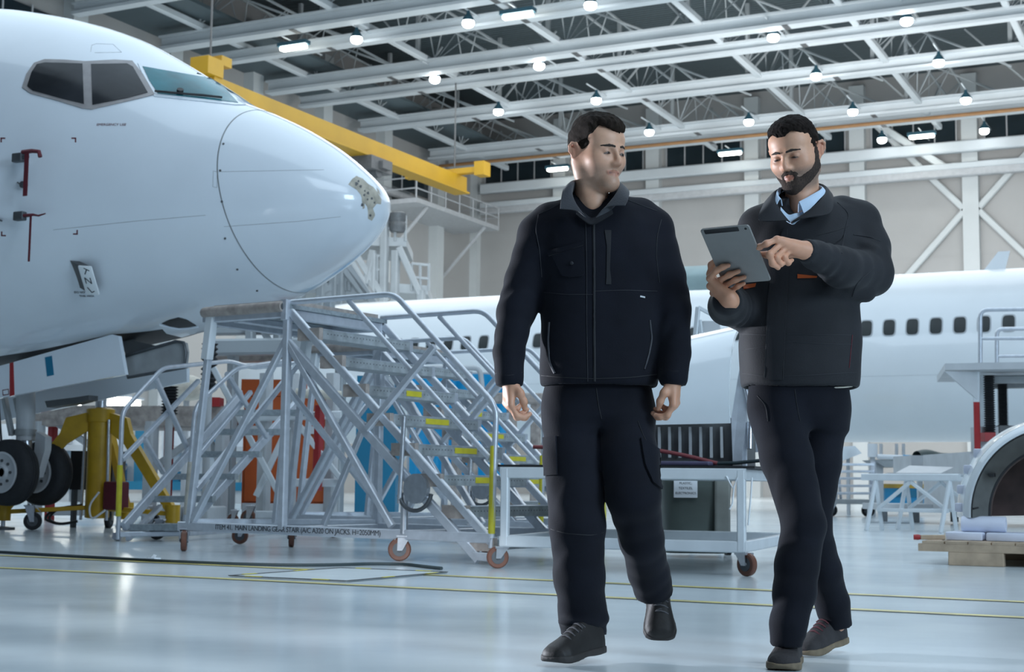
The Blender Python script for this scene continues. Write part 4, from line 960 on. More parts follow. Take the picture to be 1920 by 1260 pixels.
for k, s_ in enumerate(('PLASTIC,', 'TEXTILES,', 'ELECTRONICS')):
    text('notice_text', s_, .026, 'ink', bn, frame_mtx((-.11, .017, nz+.04-.04*k), (1, 0, 0), (0, 0, 1)))
# ---------------------------------------------------------------- pallet with intake cowl half
pp = FL(1722, 1058); pl_ = thing('pallet', 'low timber pallet carrying the arched intake cowl at the right', 'pallet', pp, .0)
for k in range(12):
    MB().bx(.03+.17*k, .0, .158, .19+.17*k, 1.3, .178).build('deck_board', 'wood', pl_)
for y_ in (0.0, .6, 1.2): MB().bx(0, y_, .10, 2.1, y_+.1, .157).build('stringer_board', 'wood', pl_)
for x_ in (.22, 1.0, 1.7):
    for y_ in (0, 1.2): MB().rbox(x_, y_-.0, 0, x_+.40, y_+.1, .10, .006).build('block', 'wood', pl_)
zp = .178
def onp(px, py): return ONP(px, py, 1, pp.y+.35)
def fm_(name, label, px0, py0, px1, py1, dep, m, r=.012):
    a = onp(px0, py1); c = onp(px1, py0); o = thing(name, label, name.replace('_', ' '), (a.x, a.y, pp.z+zp+.0), 0)
    MB().rbox(0, 0, 0.001, c.x-a.x, dep, c.z-a.z, r).build('block', m, o, 40); return o
a0, a1, a2 = onp(1775, 1000), onp(1845, 1000), onp(1852, 1000)
hB = .062
for nm, lb, x0_, x1_, y_ in (('foam_block', 'flat white foam block at the left end of the pallet', a0.x, a1.x, .25), ('foam_block', 'flat white foam block under the middle of the arched cowl', a2.x, a2.x+.33, .25)):
    tag(MB().rbox(0, 0, 0, x1_-x0_, .5, hB, .012).build(nm, 'foam', None, 40), lb, 'foam block', 'foam blocks on the pallet').location = (x0_, pp.y+y_, zp+.0005)
r0 = onp(1800, 990); r1 = onp(1884, 990)
tag(MB().lathe([(.03, 0), (.058, .004), (.062, .02), (.062, r1.x-r0.x-.02), (.058, r1.x-r0.x)], (0, 0, 0), (1, 0, 0), 24).build('foam_roll', 'foam', None, 50), 'white foam roll lying on the flat foam blocks under the arched cowl', 'foam roll').location = (r0.x, pp.y+.42, zp+hB+.062)
tl = thing('hand_tool', 'short wooden hand tool with a red end on the pallet corner', 'tool', (onp(1732, 1005).x, pp.y+.12, zp+.001))
MB().bar((.02, 0, .02), (.19, .06, .024), .036, .036).build('handle', 'wood', tl); MB().lathe([(.02, 0), (.022, .03), (.018, .05)], (-.03, -.012, .021), (1, .3, 0), 12).build('red_end', 'red', tl, 40); MB().slab([(.17, .05, 0), (.2, .06, 0), (.19, .06, .06)], (0, .02, 0)).build('wedge', 'cream', tl)
# arched cowl: half ring, open side down
cc = ONP(1982, 984, 1, pp.y+.40); zc0 = zp+hB+.135
ar = thing('intake_cowl', 'arched white and orange engine intake cowl with dark lining on the pallet', 'cowl', (cc.x, pp.y+.40, zc0))
kk = FOC/((cc-EYE).dot(_f)); Ro = 166/kk; Ri = 120/kk
axd = Vector((-.24, 1, 0)).normalized()
def arc(R_, t, u): return Vector((R_*math.cos(t), 0, R_*math.sin(t)*1.06))+axd*u
T0, T1 = math.radians(182), math.radians(2)
def outer(u, v):
    t = T0+(T1-T0)*u; ww = v; R_ = Ro*(1-.05*ww*ww)+.03*math.sin(ww*math.pi)
    return arc(R_, t, .02+.75*ww)
MB().shell(lambda u, v: outer(u, v), 60, 12, .012).build('outer_skin', 'cowl', ar, 60)
MB().shell(lambda u, v: arc(Ro*1.0-.045*v-.0, T0+(T1-T0)*u, .02-.05*math.sin(v*math.pi*.5)), 60, 6, -.01).build('lip', 'cowl', ar, 60)
MB().shell(lambda u, v: arc(Ro-.045-(Ro-.045-Ri)*v, T0+(T1-T0)*u, -.03+.10*v), 60, 8, -.012).build('end_face', mat('dark_cowl_lining', (.085, .09, .088), .35, .2, .3, 6), ar, 60)
MB().shell(lambda u, v: arc(Ri-.01-.015*v, T0+(T1-T0)*u, .07+.6*v), 60, 8, -.012).build('lining', mat('brown_cowl_lining', (.10, .07, .062), .5, 0, .4, 7), ar, 60)
bk_ = MB(); bk_.slab([arc(Ri-.005, T0+(T1-T0)*i/40, .40) for i in range(41)], axd*.02); bk_.build('bulkhead', mat('brown_bulkhead', (.075, .05, .046), .55, 0, .5, 5), ar)
MB().path([arc(Ri, T0+(T1-T0)*i/60, .062) for i in range(61)], .012, 6).build('seal', 'rubber', ar, 60)
MB().path([arc(Ro-.05, T0+(T1-T0)*i/60, -.036) for i in range(61)], .006, 6).build('seam', 'black', ar, 60)
MB().shell(lambda u, v: arc(Ro*(1-.05*(.35+.5*v)**2)+.03*math.sin((.35+.5*v)*math.pi)+.006, math.radians(140)-math.radians(90)*u, .02+.75*(.35+.5*v)), 40, 6, .004).build('orange_band', 'orange', ar, 60)
for k, t in enumerate((176, 165, 152, 140)):
    p_ = arc(Ro+.03, math.radians(t), .10+.06*k)
    MB().rbox(p_.x-.035, p_.y-.04, p_.z-.035, p_.x+.03, p_.y+.05, p_.z+.035, .012).build('latch', 'foam', ar, 40)
MB().rbox(arc(Ro-.13, math.radians(148), 0).x-.02, -.06, arc(Ro-.13, math.radians(148), 0).z-.015, arc(Ro-.13, math.radians(148), 0).x+.02, .04, arc(Ro-.13, math.radians(148), 0).z+.015, .004).build('clip', 'black', ar)
MB().bar(arc(Ro-.06, math.radians(176), -.04), arc(Ri+.06, math.radians(174), .03), .012).build('clip', 'black', ar)
# ---------------------------------------------------------------- trestle table
tt0 = FL(1627, 995); tt1 = FL(1777, 1000)
tr = TH('trestle', 'pale steel trestle table with crossed braces behind the man with the tablet', 'trestle', tt0)
zt2 = .72; ex_ = (tt1-tt0).normalized(); ey_ = Vector((-ex_.y, ex_.x, 0)); Lx = (tt1-tt0).length
for y_ in (.12, .95):
    o_ = tt0+ey_*y_
    tr.bars('top_beam', [(o_-ex_*.14+Vector((0, 0, zt2)), o_+ex_*(Lx+.12+.35*(y_ > .5))+Vector((0, 0, zt2)))], .07, 'alu_white', .09)
    for x_ in (.06, Lx-.02):
        for s_ in (-1, 1): tr.bars('leg', [(o_+ex_*x_+Vector((0, 0, zt2-.04)), o_+ex_*(x_)+ey_*(.12*s_)+ex_*(.05*s_-.03)+Vector((0, 0, .002)))], .05, 'alu_white')
    tr.bars('lower_rail', [(o_+ex_*.08+Vector((0, 0, .28)), o_+ex_*(Lx-.05)+Vector((0, 0, .28)))], .045, 'alu_white')
    tr.bars('brace', [(o_+ex_*.1+Vector((0, 0, .3)), o_+ex_*(Lx*.5)+Vector((0, 0, zt2-.06))), (o_+ex_*(Lx-.08)+Vector((0, 0, .3)), o_+ex_*(Lx*.5)+Vector((0, 0, zt2-.06)))], .045, 'alu_white')
for x_ in (.06, Lx-.02): tr.bars('cross_rail', [(tt0+ex_*x_+ey_*.12+Vector((0, 0, zt2-.02)), tt0+ex_*x_+ey_*.95+Vector((0, 0, zt2-.02)))], .05, 'alu_white')
tag(MB().slab([Vector(p) for p in ((0, 0, 0), (.75, 0, 0), (.95, .5, 0), (.12, .7, 0))], (0, 0, .012)).add(*[[(.1, .1, .012), (.7, .1, .012), (.8, .5, .1), (.2, .55, .12)], [(0, 1, 2, 3)]]).build('cover_sheet', 'lgrey', None), 'grey sheet lying on the trestle table', 'sheet').location = tt0+ex_*.2+ey_*.16+Vector((0, 0, zt2+.046))
# ---------------------------------------------------------------- ladder stand and clutter behind it
ls = TH('step_stand', 'small aluminium step stand with six treads beyond the trestle table', 'steps', Vector((*A(1600, 965, 29).xy, 0)))
for x_ in (1569, 1638):
    ls.bars('rail', [(A(x_-4, 944, 29), A(x_, 866, 29.2))], .09, 'alu', .06)
    ls.bars('rail', [(A(x_+8, 940, 30), A(x_+2, 872, 29.4))], .05, 'alu')
for y_ in (871, 884, 897, 911, 925): ls.bars('tread', [(A(1566, y_, 28.95), A(1638, y_, 28.95))], .14, 'alu', .05)
ls.cbox('base', 1552, 937, 1640, 945, 28.9, 1.2, 'grey'); 
for x_ in (1562, 1632):
    q = A(x_, 950, 29.3)-ls.o; caster(ls.r, q.x, q.y, .13, A(1560, 944, 29).z, .3, 'rubber')
fp = TH('fairing', 'white fairing panel propped above the step stand under the airliner', 'fairing', Vector((*A(1590, 960, 31.0).xy, 0)))
fp.slab('panel', [A(1565, 838, 31), A(1603, 836, 31), A(1616, 850, 31), A(1575, 866, 31), A(1566, 856, 31)], _f*.5, 'cowl'); fp.bars('prop', [(A(1590, 858, 31.2), Vector((*A(1590, 858, 31.2).xy, 0)))], .07, 'lgrey')
pc_ = TH('equipment_rack', 'grey equipment column with white pole beside the step stand', 'rack', Vector((*A(1648, 960, 30.2).xy, 0)))
pc_.cbox('body', 1641, 868, 1656, 946, 30.2, .5, 'lgrey'); pc_.tube('pole', [A(1636, 832, 30.0), A(1636, 857, 30.0)], .10, 'paper'); pc_.tube('pole', [A(1636, 857, 30.0), Vector((*A(1636, 860, 30.0).xy, 0))], .05, 'lgrey')
pc_.slab('shelf', [A(1638, 862, 30), A(1712, 860, 30), A(1712, 876, 30), A(1660, 876, 30)], _f*1.0, 'grey'); pc_.tube('pipe', [A(1645, 856, 29.9), A(1698, 858, 29.9)], .05, 'paper'); pc_.tube('pipe_end', [A(1694, 858, 29.8), A(1712, 859, 29.8)], .06, 'sky')
pc_.bars('post', [(A(x_, 832, 30.5), A(x_, 876, 30.5)) for x_ in (1652, 1681, 1694)], .06, 'lgrey')
bt_ = TH('tool_cabinet', 'blue tool cabinet with a yellow worktop beyond the trestle table', 'cabinet', Vector((*A(1690, 960, 31.3).xy, 0)))
bt_.cbox('body', 1660, 915, 1732, 948, 31.2, .8, 'sky'); bt_.cbox('worktop', 1654, 908, 1738, 915, 31.15, .9, 'yellow'); bt_.cbox('drawer', 1682, 920, 1728, 932, 31.16, .05, 'blue'); bt_.cbox('plinth', 1664, 948, 1728, 953, 31.3, .6, 'dgrey')
gb = TH('crate', 'large plain grey crate standing beyond the arched cowl', 'crate', Vector((*A(1770, 960, 25.5).xy, 0)))
gb.cbox('body', 1709, 855, 1835, 897, 25.5, 1.2, 'lgrey')
for x_ in (1722, 1762, 1822): gb.cbox('leg', x_, 897, x_+8, 950, 25.7, .08, 'alu_white')
dg = TH('covered_load', 'dark green covered load on top of the grey crate', 'load', A(1727, 855, 26.0)); 
MB().shell(lambda u, v: (lambda p: p)(_r*(.52*u)+_f*(.6*v)+Vector((0, 0, .004+.1*math.sin(math.pi*v)**.5*(.9+.3*math.sin(5*u)))) ), 14, 10, -.004).build('cover', mat('dark_green_sheet', (.02, .045, .045), .6, 0, .3, 4), dg.r, 60)
cd = TH('wheel_dolly', 'low dolly with a dark block under the trestle table', 'dolly', Vector((*A(1722, 975, 24).xy, 0)))
cd.cbox('plate', 1650, 946, 1800, 956, 24.2, 1.2, 'lgrey'); cd.cbox('caster_block', 1711, 958, 1724, 980, 24.0, .18, 'dark_steel'); cd.cbox('caster_block', 1655, 956, 1664, 978, 24.3, .18, 'dark_steel'); cd.cbox('caster_block', 1788, 956, 1797, 979, 24.3, .18, 'dark_steel')
# ---------------------------------------------------------------- screw lift platform at the right
lf = TH('lift_platform', 'raised work platform on black screw columns beside the far airliner', 'platform', Vector((*A(1850, 960, 22).xy, 0)))
lf.slab('deck', [A(1772, 694, 22), A(2150, 688, 21), A(2150, 688, 21)+_f*3, A(1772, 694, 22)+_f*2.5+_r*.6], (0, 0, .10), 'lgrey')
lf.slab('gusset', [A(1772, 696, 22), A(1838, 698, 22), A(1836, 752, 22)], _f*.06, 'lgrey'); lf.slab('gusset', [A(1790, 696, 23.5), A(1850, 698, 23.5), A(1846, 745, 23.5)], _f*.06, 'lgrey')
lf.bars('kick_plate', [(A(1828, 684, 22.1), A(2150, 680, 21.2))], .05, 'grey', .06)
lf.tube('railing', [A(1838, 682, 22.2), A(1838, 581, 22.2), A(2100, 577, 21.6)], .033, 'alu', .12); lf.tube('railing', [A(1838, 635, 22.2), A(2100, 633, 21.6)], .028, 'alu')
lf.tube('railing', [A(1869, 682, 23.6), A(1869, 617, 23.6), A(2100, 614, 23.2)], .033, 'alu', .1); lf.tube('railing', [A(1869, 668, 23.6), A(2100, 666, 23.2)], .028, 'alu')
lf.bars('post', [(A(1831, 697, 22.05), A(1831, 754, 22.05)), (A(1846, 697, 23), A(1841, 800, 23))], .09, 'alu_white'); lf.bars('red_post', [(A(1831, 752, 22.05), A(1833, 845, 22.05))], .085, 'red')
for x_, y0_, y1_, d_ in ((1855, 702, 812, 22.3), (1880, 718, 802, 23.4)):
    zz1, zz0 = A(x_, y0_, d_).z, A(x_, y1_, d_).z; prof_ = []
    for i in range(26): prof_ += [(.06, zz0+(zz1-zz0)*i/26), (.09, zz0+(zz1-zz0)*(i+.5)/26)]
    q = A(x_, 750, d_)-lf.o; MB().lathe(prof_, (q.x, q.y, 0), n=14).build('screw_bellows', 'rubber', lf.r, 30)
lf.cbox('red_gearbox', 1847, 811, 1867, 827, 22.1, .3, 'red'); lf.cbox('frame', 1836, 800, 1872, 850, 22.4, .4, 'lgrey'); lf.cbox('dark_box', 1875, 798, 1906, 825, 22.6, .4, 'dgrey'); lf.cbox('base', 1820, 850, 2100, 958, 22.2, 2.5, 'lgrey')
lf.bars('beam', [(A(1850, 712, 22.4), A(2100, 708, 21.8)), (A(1862, 722, 23.6), A(2100, 718, 23.4))], .12, 'grey')
# ---------------------------------------------------------------- tail dock tower behind the nose
M['dockgrey'] = M['dockgrey'] if 'dockgrey' in M else mat('dock_grey_paint', (.34, .37, .39), .5, .1, .1, 2)
td = TH('docking_tower', 'tall grey docking tower with railings and stairs behind the airliner nose tip', 'tower', Vector((*A(720, 950, 58).xy, 0)))
def tower(d, posts, plats, rails, diags, w=.3):
    for x_, y0_, y1_ in posts: td.bars('post', [(A(x_, y0_, d), (Vector((*A(x_, y0_, d).xy, 0)) if y1_ is None else A(x_, y1_, d)))], w, 'dockgrey')
    for x0_, x1_, y_ in plats: td.slab('platform', [A(x0_, y_, d), A(x1_, y_+4, d), A(x1_, y_+4, d)+_f*4, A(x0_, y_, d)+_f*4], (0, 0, .35), 'dockgrey')
    for x0_, x1_, y0_, y1_ in rails:
        for y_ in (y0_, (y0_+y1_)/2): td.bars('railing', [(A(x0_, y_, d), A(x1_, y_+3, d))], .1, 'dockgrey')
        for x_ in (x0_, (x0_+x1_)/2, x1_): td.bars('railing_post', [(A(x_, y0_, d), A(x_, y1_, d))], .1, 'dockgrey')
    for s_ in diags: td.bars('brace', [(A(s_[0], s_[1], d), A(s_[2], s_[3], d))], w*.9, 'dockgrey')
tower(58, [(722, 405, None), (742, 470, None), (790, 545, None), (700, 475, None)], [(610, 762, 458), (690, 725, 535), (745, 802, 548)], [(722, 760, 404, 452), (692, 724, 478, 530), (772, 804, 494, 545)], [(748, 464, 788, 552), (662, 470, 725, 566), (650, 474, 705, 570), (700, 470, 680, 560)])
tower(46, [(628, 470, None), (640, 470, None), (564, 515, None), (604, 500, None)], [(540, 640, 512), (545, 690, 548)], [(640, 655, 500, 545)], [(560, 600, 640, 520), (600, 520, 640, 598), (655, 500, 715, 590), (690, 590, 640, 660), (610, 460, 690, 560)], .28)
q = A(745, 452, 58)
tag(MB().lathe([(.28, 0), (.34, .1), (.34, .35), (.31, .4), (.34, .45), (.34, .75), (.25, .8)], (0, 0, 0), n=14).build('barrel', 'dark_steel', None, 40), 'dark barrel standing on the top platform of the docking tower', 'barrel').location = (q.x, q.y, q.z+.36)
# ---------------------------------------------------------------- bright workshop bay under the belly: bench, cartons, hanging lamps
wb_ = TH('workbench', 'long blue workbench with shelves far behind the nose wheels', 'workbench', Vector((*A(250, 960, 38).xy, 0)))
wb_.cbox('top', -40, 905, 500, 915, 38, 1.5, 'blue'); wb_.cbox('back_panel', -60, 800, 505, 905, 39.4, .2, 'paper'); wb_.cbox('cupboard', 250, 790, 285, 905, 38.6, .7, 'blue'); wb_.cbox('cupboard', 130, 860, 175, 905, 38.6, .7, 'sky'); wb_.cbox('drawer_unit', -40, 915, 130, 945, 38.1, 1.2, 'lgrey'); wb_.cbox('drawer_unit', 300, 915, 500, 945, 38.1, 1.2, 'lgrey')
for x_ in (10, 160, 320, 470): wb_.cbox('leg', x_, 915, x_+10, 950, 38.3, .3, 'grey')
wb_.cbox('shelf', -60, 838, 505, 843, 38.9, .5, 'lgrey')
rng = random.Random(3)
for k in range(14):
    x_ = 0+36*k+rng.uniform(-6, 6); w_ = rng.uniform(10, 24); y_ = rng.choice((905, 838)); m_ = ('paper', 'sky', 'cream', 'lgrey', 'blue')[k % 5]
    a_ = A(x_, y_-.3, 38.95); h_ = rng.uniform(.25, .55); o_ = MB().rbox(0, 0, 0, w_/72, .3, h_, .01).build('storage_box', m_, None, 40); o_.rotation_euler = (0, 0, PSI); o_.location = (a_.x, a_.y, a_.z+(.004 if y_ == 905 else .075))
    tag(o_, 'small %s box, %s from the left on the %s of the far workbench' % (('white', 'bright blue', 'cream', 'grey', 'teal blue')[k % 5], ORD[k+1], 'worktop' if y_ == 905 else 'shelf'), 'box', 'boxes on the far workbench')
for k, (x_, y_, d_) in enumerate(((8, 757, 34), (60, 752, 36), (215, 752, 34), (128, 757, 36), (238, 757, 34.2))):
    o_ = thing('hanging_lamp', ('bright lamp at the left picture edge under the gear door', 'bright lamp left of the nose wheel strut', 'wide bright lamp right of the jack ram', 'small bright lamp left of the yellow jack', 'bright lamp above the low stair post')[k], 'lamp', A(x_, y_, d_))
    MB().rbox(-.35, -.1, -.1, .35, .1, .08, .05).build('lens', 'tubeglow', o_, 40); MB().bx(-.4, -.14, .081, .4, .14, .13).build('housing', 'lgrey', o_); MB().tube((0, 0, .13), (0, 0, 5-A(x_, y_, d_).z), .02).build('hanger', 'lgrey', o_)
hr = TH('lamp_gantry', 'grey gantry frame carrying the bright lamps behind the nose wheels', 'gantry', Vector((*A(130, 950, 36).xy, 0)))
hr.bars('post', [(Vector((*A(-60, 900, 36).xy, 0)), Vector((*A(-60, 900, 36).xy, 5.1))), (Vector((*A(300, 900, 36).xy, 0)), Vector((*A(300, 900, 36).xy, 5.1)))], .2, 'lgrey'); hr.bars('beam', [(Vector((*A(-80, 900, 36).xy, 5.1)), Vector((*A(320, 900, 36).xy, 5.1))), (Vector((*A(-80, 900, 34).xy, 5.05)), Vector((*A(320, 900, 34).xy, 5.05)))], .2, 'lgrey')
# ================================================================== the two men
f32 = np.float32
def V(*a): return np.array(a, dtype=f32)
def cone(a, b, ra, rb=None, fold=None):
    a = np.asarray(a, f32); b = np.asarray(b, f32); rb = ra if rb is None else rb; ba = b-a; L2_ = float(ba@ba)+1e-12; ln = math.sqrt(L2_)
    def f(P):
        pa = P-a; h = np.clip(pa@ba/L2_, 0, 1); q = pa-h[:, None]*ba; d = np.sqrt((q*q).sum(1)); r = ra+(rb-ra)*h
        if fold:
            A_, wl, ph = fold; e = np.cross(ba, V(.3, .5, .8)); e /= np.linalg.norm(e); an = (q@e)/(d+1e-6)
            ph2 = 1.7*np.sin(2*an+ph*1.3); w_ = np.sin(h*ln/wl*2*math.pi+2.6*an+ph+ph2); r = r+A_*.55*(np.abs(w_)**.7*np.sign(w_))*np.sin(h*math.pi)*(.35+.65*np.clip(np.sin(an*2.0+ph*2)+.4, 0, 1))
        return d-r
    return f
def chain(pts, rs, fold=None):
    cs = [cone(pts[i], pts[i+1], rs[i], rs[i+1], fold) for i in range(len(pts)-1)]
    return lambda P: sm([c(P) for c in cs], .012)
def ell(c, r, R=None):
    c = np.asarray(c, f32); r = np.asarray(r, f32)
    def f(P):
        q = P-c
        if R is not None: q = q@R
        k0 = np.sqrt(((q/r)**2).sum(1)); k1 = np.sqrt(((q/(r*r))**2).sum(1))+1e-9
        return k0*(k0-1)/k1
    return f
def sm(ds, k):
    d = ds[0]
    for e in ds[1:]:
        h = np.maximum(k-np.abs(d-e), 0)/k; d = np.minimum(d, e)-h*h*k*.25
    return d
def smax(a, b, k):
    h = np.maximum(k-np.abs(a-b), 0)/k; return np.maximum(a, b)+h*h*k*.25
def U(fs, k): return lambda P: sm([f(P) for f in fs], k)
def zloft(rows_, n=2.4, cap=True):
    # rows: (z, cx, cy, half width, half depth)
    R_ = np.array(sorted(rows_), float); z = R_[:, 0]
    fine = np.linspace(z[0], z[-1], 200)
    cs = [np.array([pchip(z, R_[:, i])(q) for q in fine]) for i in range(1, 5)]
    def f(P):
        zz = P[:, 2]; cx_, cy_, a, b_ = [np.interp(zz, fine, c).astype(f32) for c in cs]
        q = ((np.abs(P[:, 0]-cx_)/a)**n+(np.abs(P[:, 1]-cy_)/b_)**n)**(1/n)
        d = (q-1)*np.minimum(a, b_)
        return smax(d, np.maximum(z[0]-zz, zz-z[-1]).astype(f32), .012) if cap else d
    return f
def wnoise(P, s, seed=0):
    r = np.random.RandomState(seed); o = np.zeros(len(P), f32)
    for k in range(7):
        d = r.normal(size=3); d /= np.linalg.norm(d); o += np.sin(P@(d*s*r.uniform(.6, 1.7)).astype(f32)+r.uniform(0, 6.28)).astype(f32)
    return o/7
def nets(F, lo, hi, h):
    lo = np.array(lo, float); n = np.ceil((np.array(hi)-lo)/h).astype(int)+1
    xs, ys, zs = [(lo[i]+h*np.arange(n[i])).astype(f32) for i in range(3)]
    G = np.empty(n, f32); st = max(1, int(400000/(n[1]*n[2])))
    for i in range(0, n[0], st):
        X, Y, Z = np.meshgrid(xs[i:i+st], ys, zs, indexing='ij'); G[i:i+st] = F(np.stack([X.ravel(), Y.ravel(), Z.ravel()], 1)).reshape(X.shape)
    G[0] = G[-1] = 1; G[:, 0] = G[:, -1] = 1; G[:, :, 0] = G[:, :, -1] = 1
    I_ = G < 0
    c = np.zeros(n-1, np.int8)
    offs = [(a, b, d) for a in (0, 1) for b in (0, 1) for d in (0, 1)]
    for a, b, d in offs: c += I_[a:n[0]-1+a, b:n[1]-1+b, d:n[2]-1+d]
    act = np.argwhere((c > 0) & (c < 8)); idx = -np.ones(n-1, np.int64); idx[tuple(act.T)] = np.arange(len(act))
    acc = np.zeros((len(act), 3)); cnt = np.zeros(len(act))
    for p in offs:
        for ax in range(3):
            if p[ax]: continue
            q = list(p); q[ax] = 1
            A_ = G[act[:, 0]+p[0], act[:, 1]+p[1], act[:, 2]+p[2]]; B_ = G[act[:, 0]+q[0], act[:, 1]+q[1], act[:, 2]+q[2]]
            m = (A_ < 0) != (B_ < 0); t = A_[m]/(A_[m]-B_[m]); pt = np.tile(np.array(p, float), (m.sum(), 1)); pt[:, ax] += t
            acc[m] += pt; cnt[m] += 1
    vs = lo+(act+acc/cnt[:, None])*h; qs = []
    for ax in range(3):
        a1, a2 = (ax+1) % 3, (ax+2) % 3
        sl0 = [slice(1, -1)]*3; sl0[ax] = slice(0, -1); sl1 = list(sl0); sl1[ax] = slice(1, None)
        A_, B_ = I_[tuple(sl0)], I_[tuple(sl1)]; e = np.argwhere(A_ != B_)
        flip = B_[tuple(e.T)]
        e = e.copy()
        for k in (a1, a2): e[:, k] += 1
        def cell(d1, d2):
            q = e.copy(); q[:, a1] += d1; q[:, a2] += d2; return idx[tuple(q.T)]
        Q = np.stack([cell(-1, -1), cell(0, -1), cell(0, 0), cell(-1, 0)], 1); Q[flip] = Q[flip][:, ::-1]; qs.append(Q)
    return vs, np.concatenate(qs)
def to_obj(name, parts, m, parent, label=None, colors=None):
    vs = np.concatenate([p[0] for p in parts]); o = 0; fs = []
    for p in parts: fs.append(p[1]+o); o += len(p[0])
    fs = np.concatenate(fs)
    me = bpy.data.meshes.new(name); me.from_pydata(vs.tolist(), [], fs.tolist()); me.update()
    me.polygons.foreach_set('use_smooth', [True]*len(me.polygons)); me.materials.append(M[m] if isinstance(m, str) else m)
    if colors is not None:
        at = me.color_attributes.new('Col', 'FLOAT_COLOR', 'POINT'); at.data.foreach_set('color', np.concatenate([colors, np.ones((len(colors), 1))], 1).astype(f32).ravel())
    ob = bpy.data.objects.new(name, me); COL.objects.link(ob)
    if parent: ob.parent = parent
    if label: ob['label'] = label
    return ob
def rot(yaw, pitch=0, roll=0):
    m = Matrix.Rotation(math.radians(yaw), 3, 'Z') @ Matrix.Rotation(math.radians(pitch), 3, 'X') @ Matrix.Rotation(math.radians(roll), 3, 'Y')
    return np.array(m, dtype=f32)
M['navy'] = mat('navy_black_work_jacket', (.0065, .0078, .0135), .85, 0, .25, 9, .10, 300, spec=.18, sheen=.04)
M['navy2'] = mat('dark_charcoal_work_jacket', (.018, .019, .023), .72, 0, .25, 9, .10, 260, spec=.28, sheen=.05)
M['trouser'] = mat('dark_navy_trousers', (.0065, .0078, .0135), .85, 0, .3, 8, .10, 280, spec=.18, sheen=.05)
M['collar'] = mat('charcoal_collar_lining', (.026, .029, .037), .8, 0, .2, 10, .2, 200, sheen=.2)
M['seam'] = mat('black_seam', (.006, .007, .010), .7)
M['seam_light'] = mat('grey_zip_tape', (.013, .0145, .020), .7)
M['zip_tape'] = mat('dark_grey_zip_tape', (.034, .036, .044), .6)
M['shirt'] = mat('pale_blue_shirt', (.52, .66, .82), .8, 0, .06, 20, .1, 200)
M['tee'] = mat('black_undershirt', (.008, .009, .013), .9)
M['leather'] = mat('black_leather_shoe', (.012, .0105, .010), .6, 0, .3, 30, .08, 120)
M['leather2'] = mat('dark_suede_shoe', (.032, .029, .031), .8, 0, .25, 30, .2, 150)
M['sole_dark'] = mat('dark_shoe_sole', (.03, .027, .026), .7, 0, .2, 30)
M['sole_tan'] = mat('tan_shoe_sole', (.20, .155, .10), .7, 0, .25, 30)
M['lace'] = mat('shoe_lace', (.09, .02, .03), .8); M['lace2'] = mat('grey_shoe_lace', (.10, .10, .11), .8)
M['hair1'] = mat('dark_brown_hair', (.024, .017, .0125), .75, 0, .5, 60, .5, 420, spec=.1)
M['hair2'] = mat('near_black_brown_hair', (.016, .0115, .0095), .75, 0, .5, 60, .5, 420, spec=.1)
M['beard'] = mat('short_brown_beard', (.062, .040, .030), .9, 0, .5, 160, .6, 700)
M['skin'] = mat('skin', (.6, .4, .3), .48, 0, .06, 60, .06, 500, sss=.12, attr='Col')
M['brow'] = mat('brown_eyebrow_hair', (.030, .020, .015), .85, 0, .4, 200, .3, 700)
M['iris'] = mat('dark_eye', (.015, .012, .010), .15); M['nail'] = mat('finger_nail', (.52, .34, .28), .35)

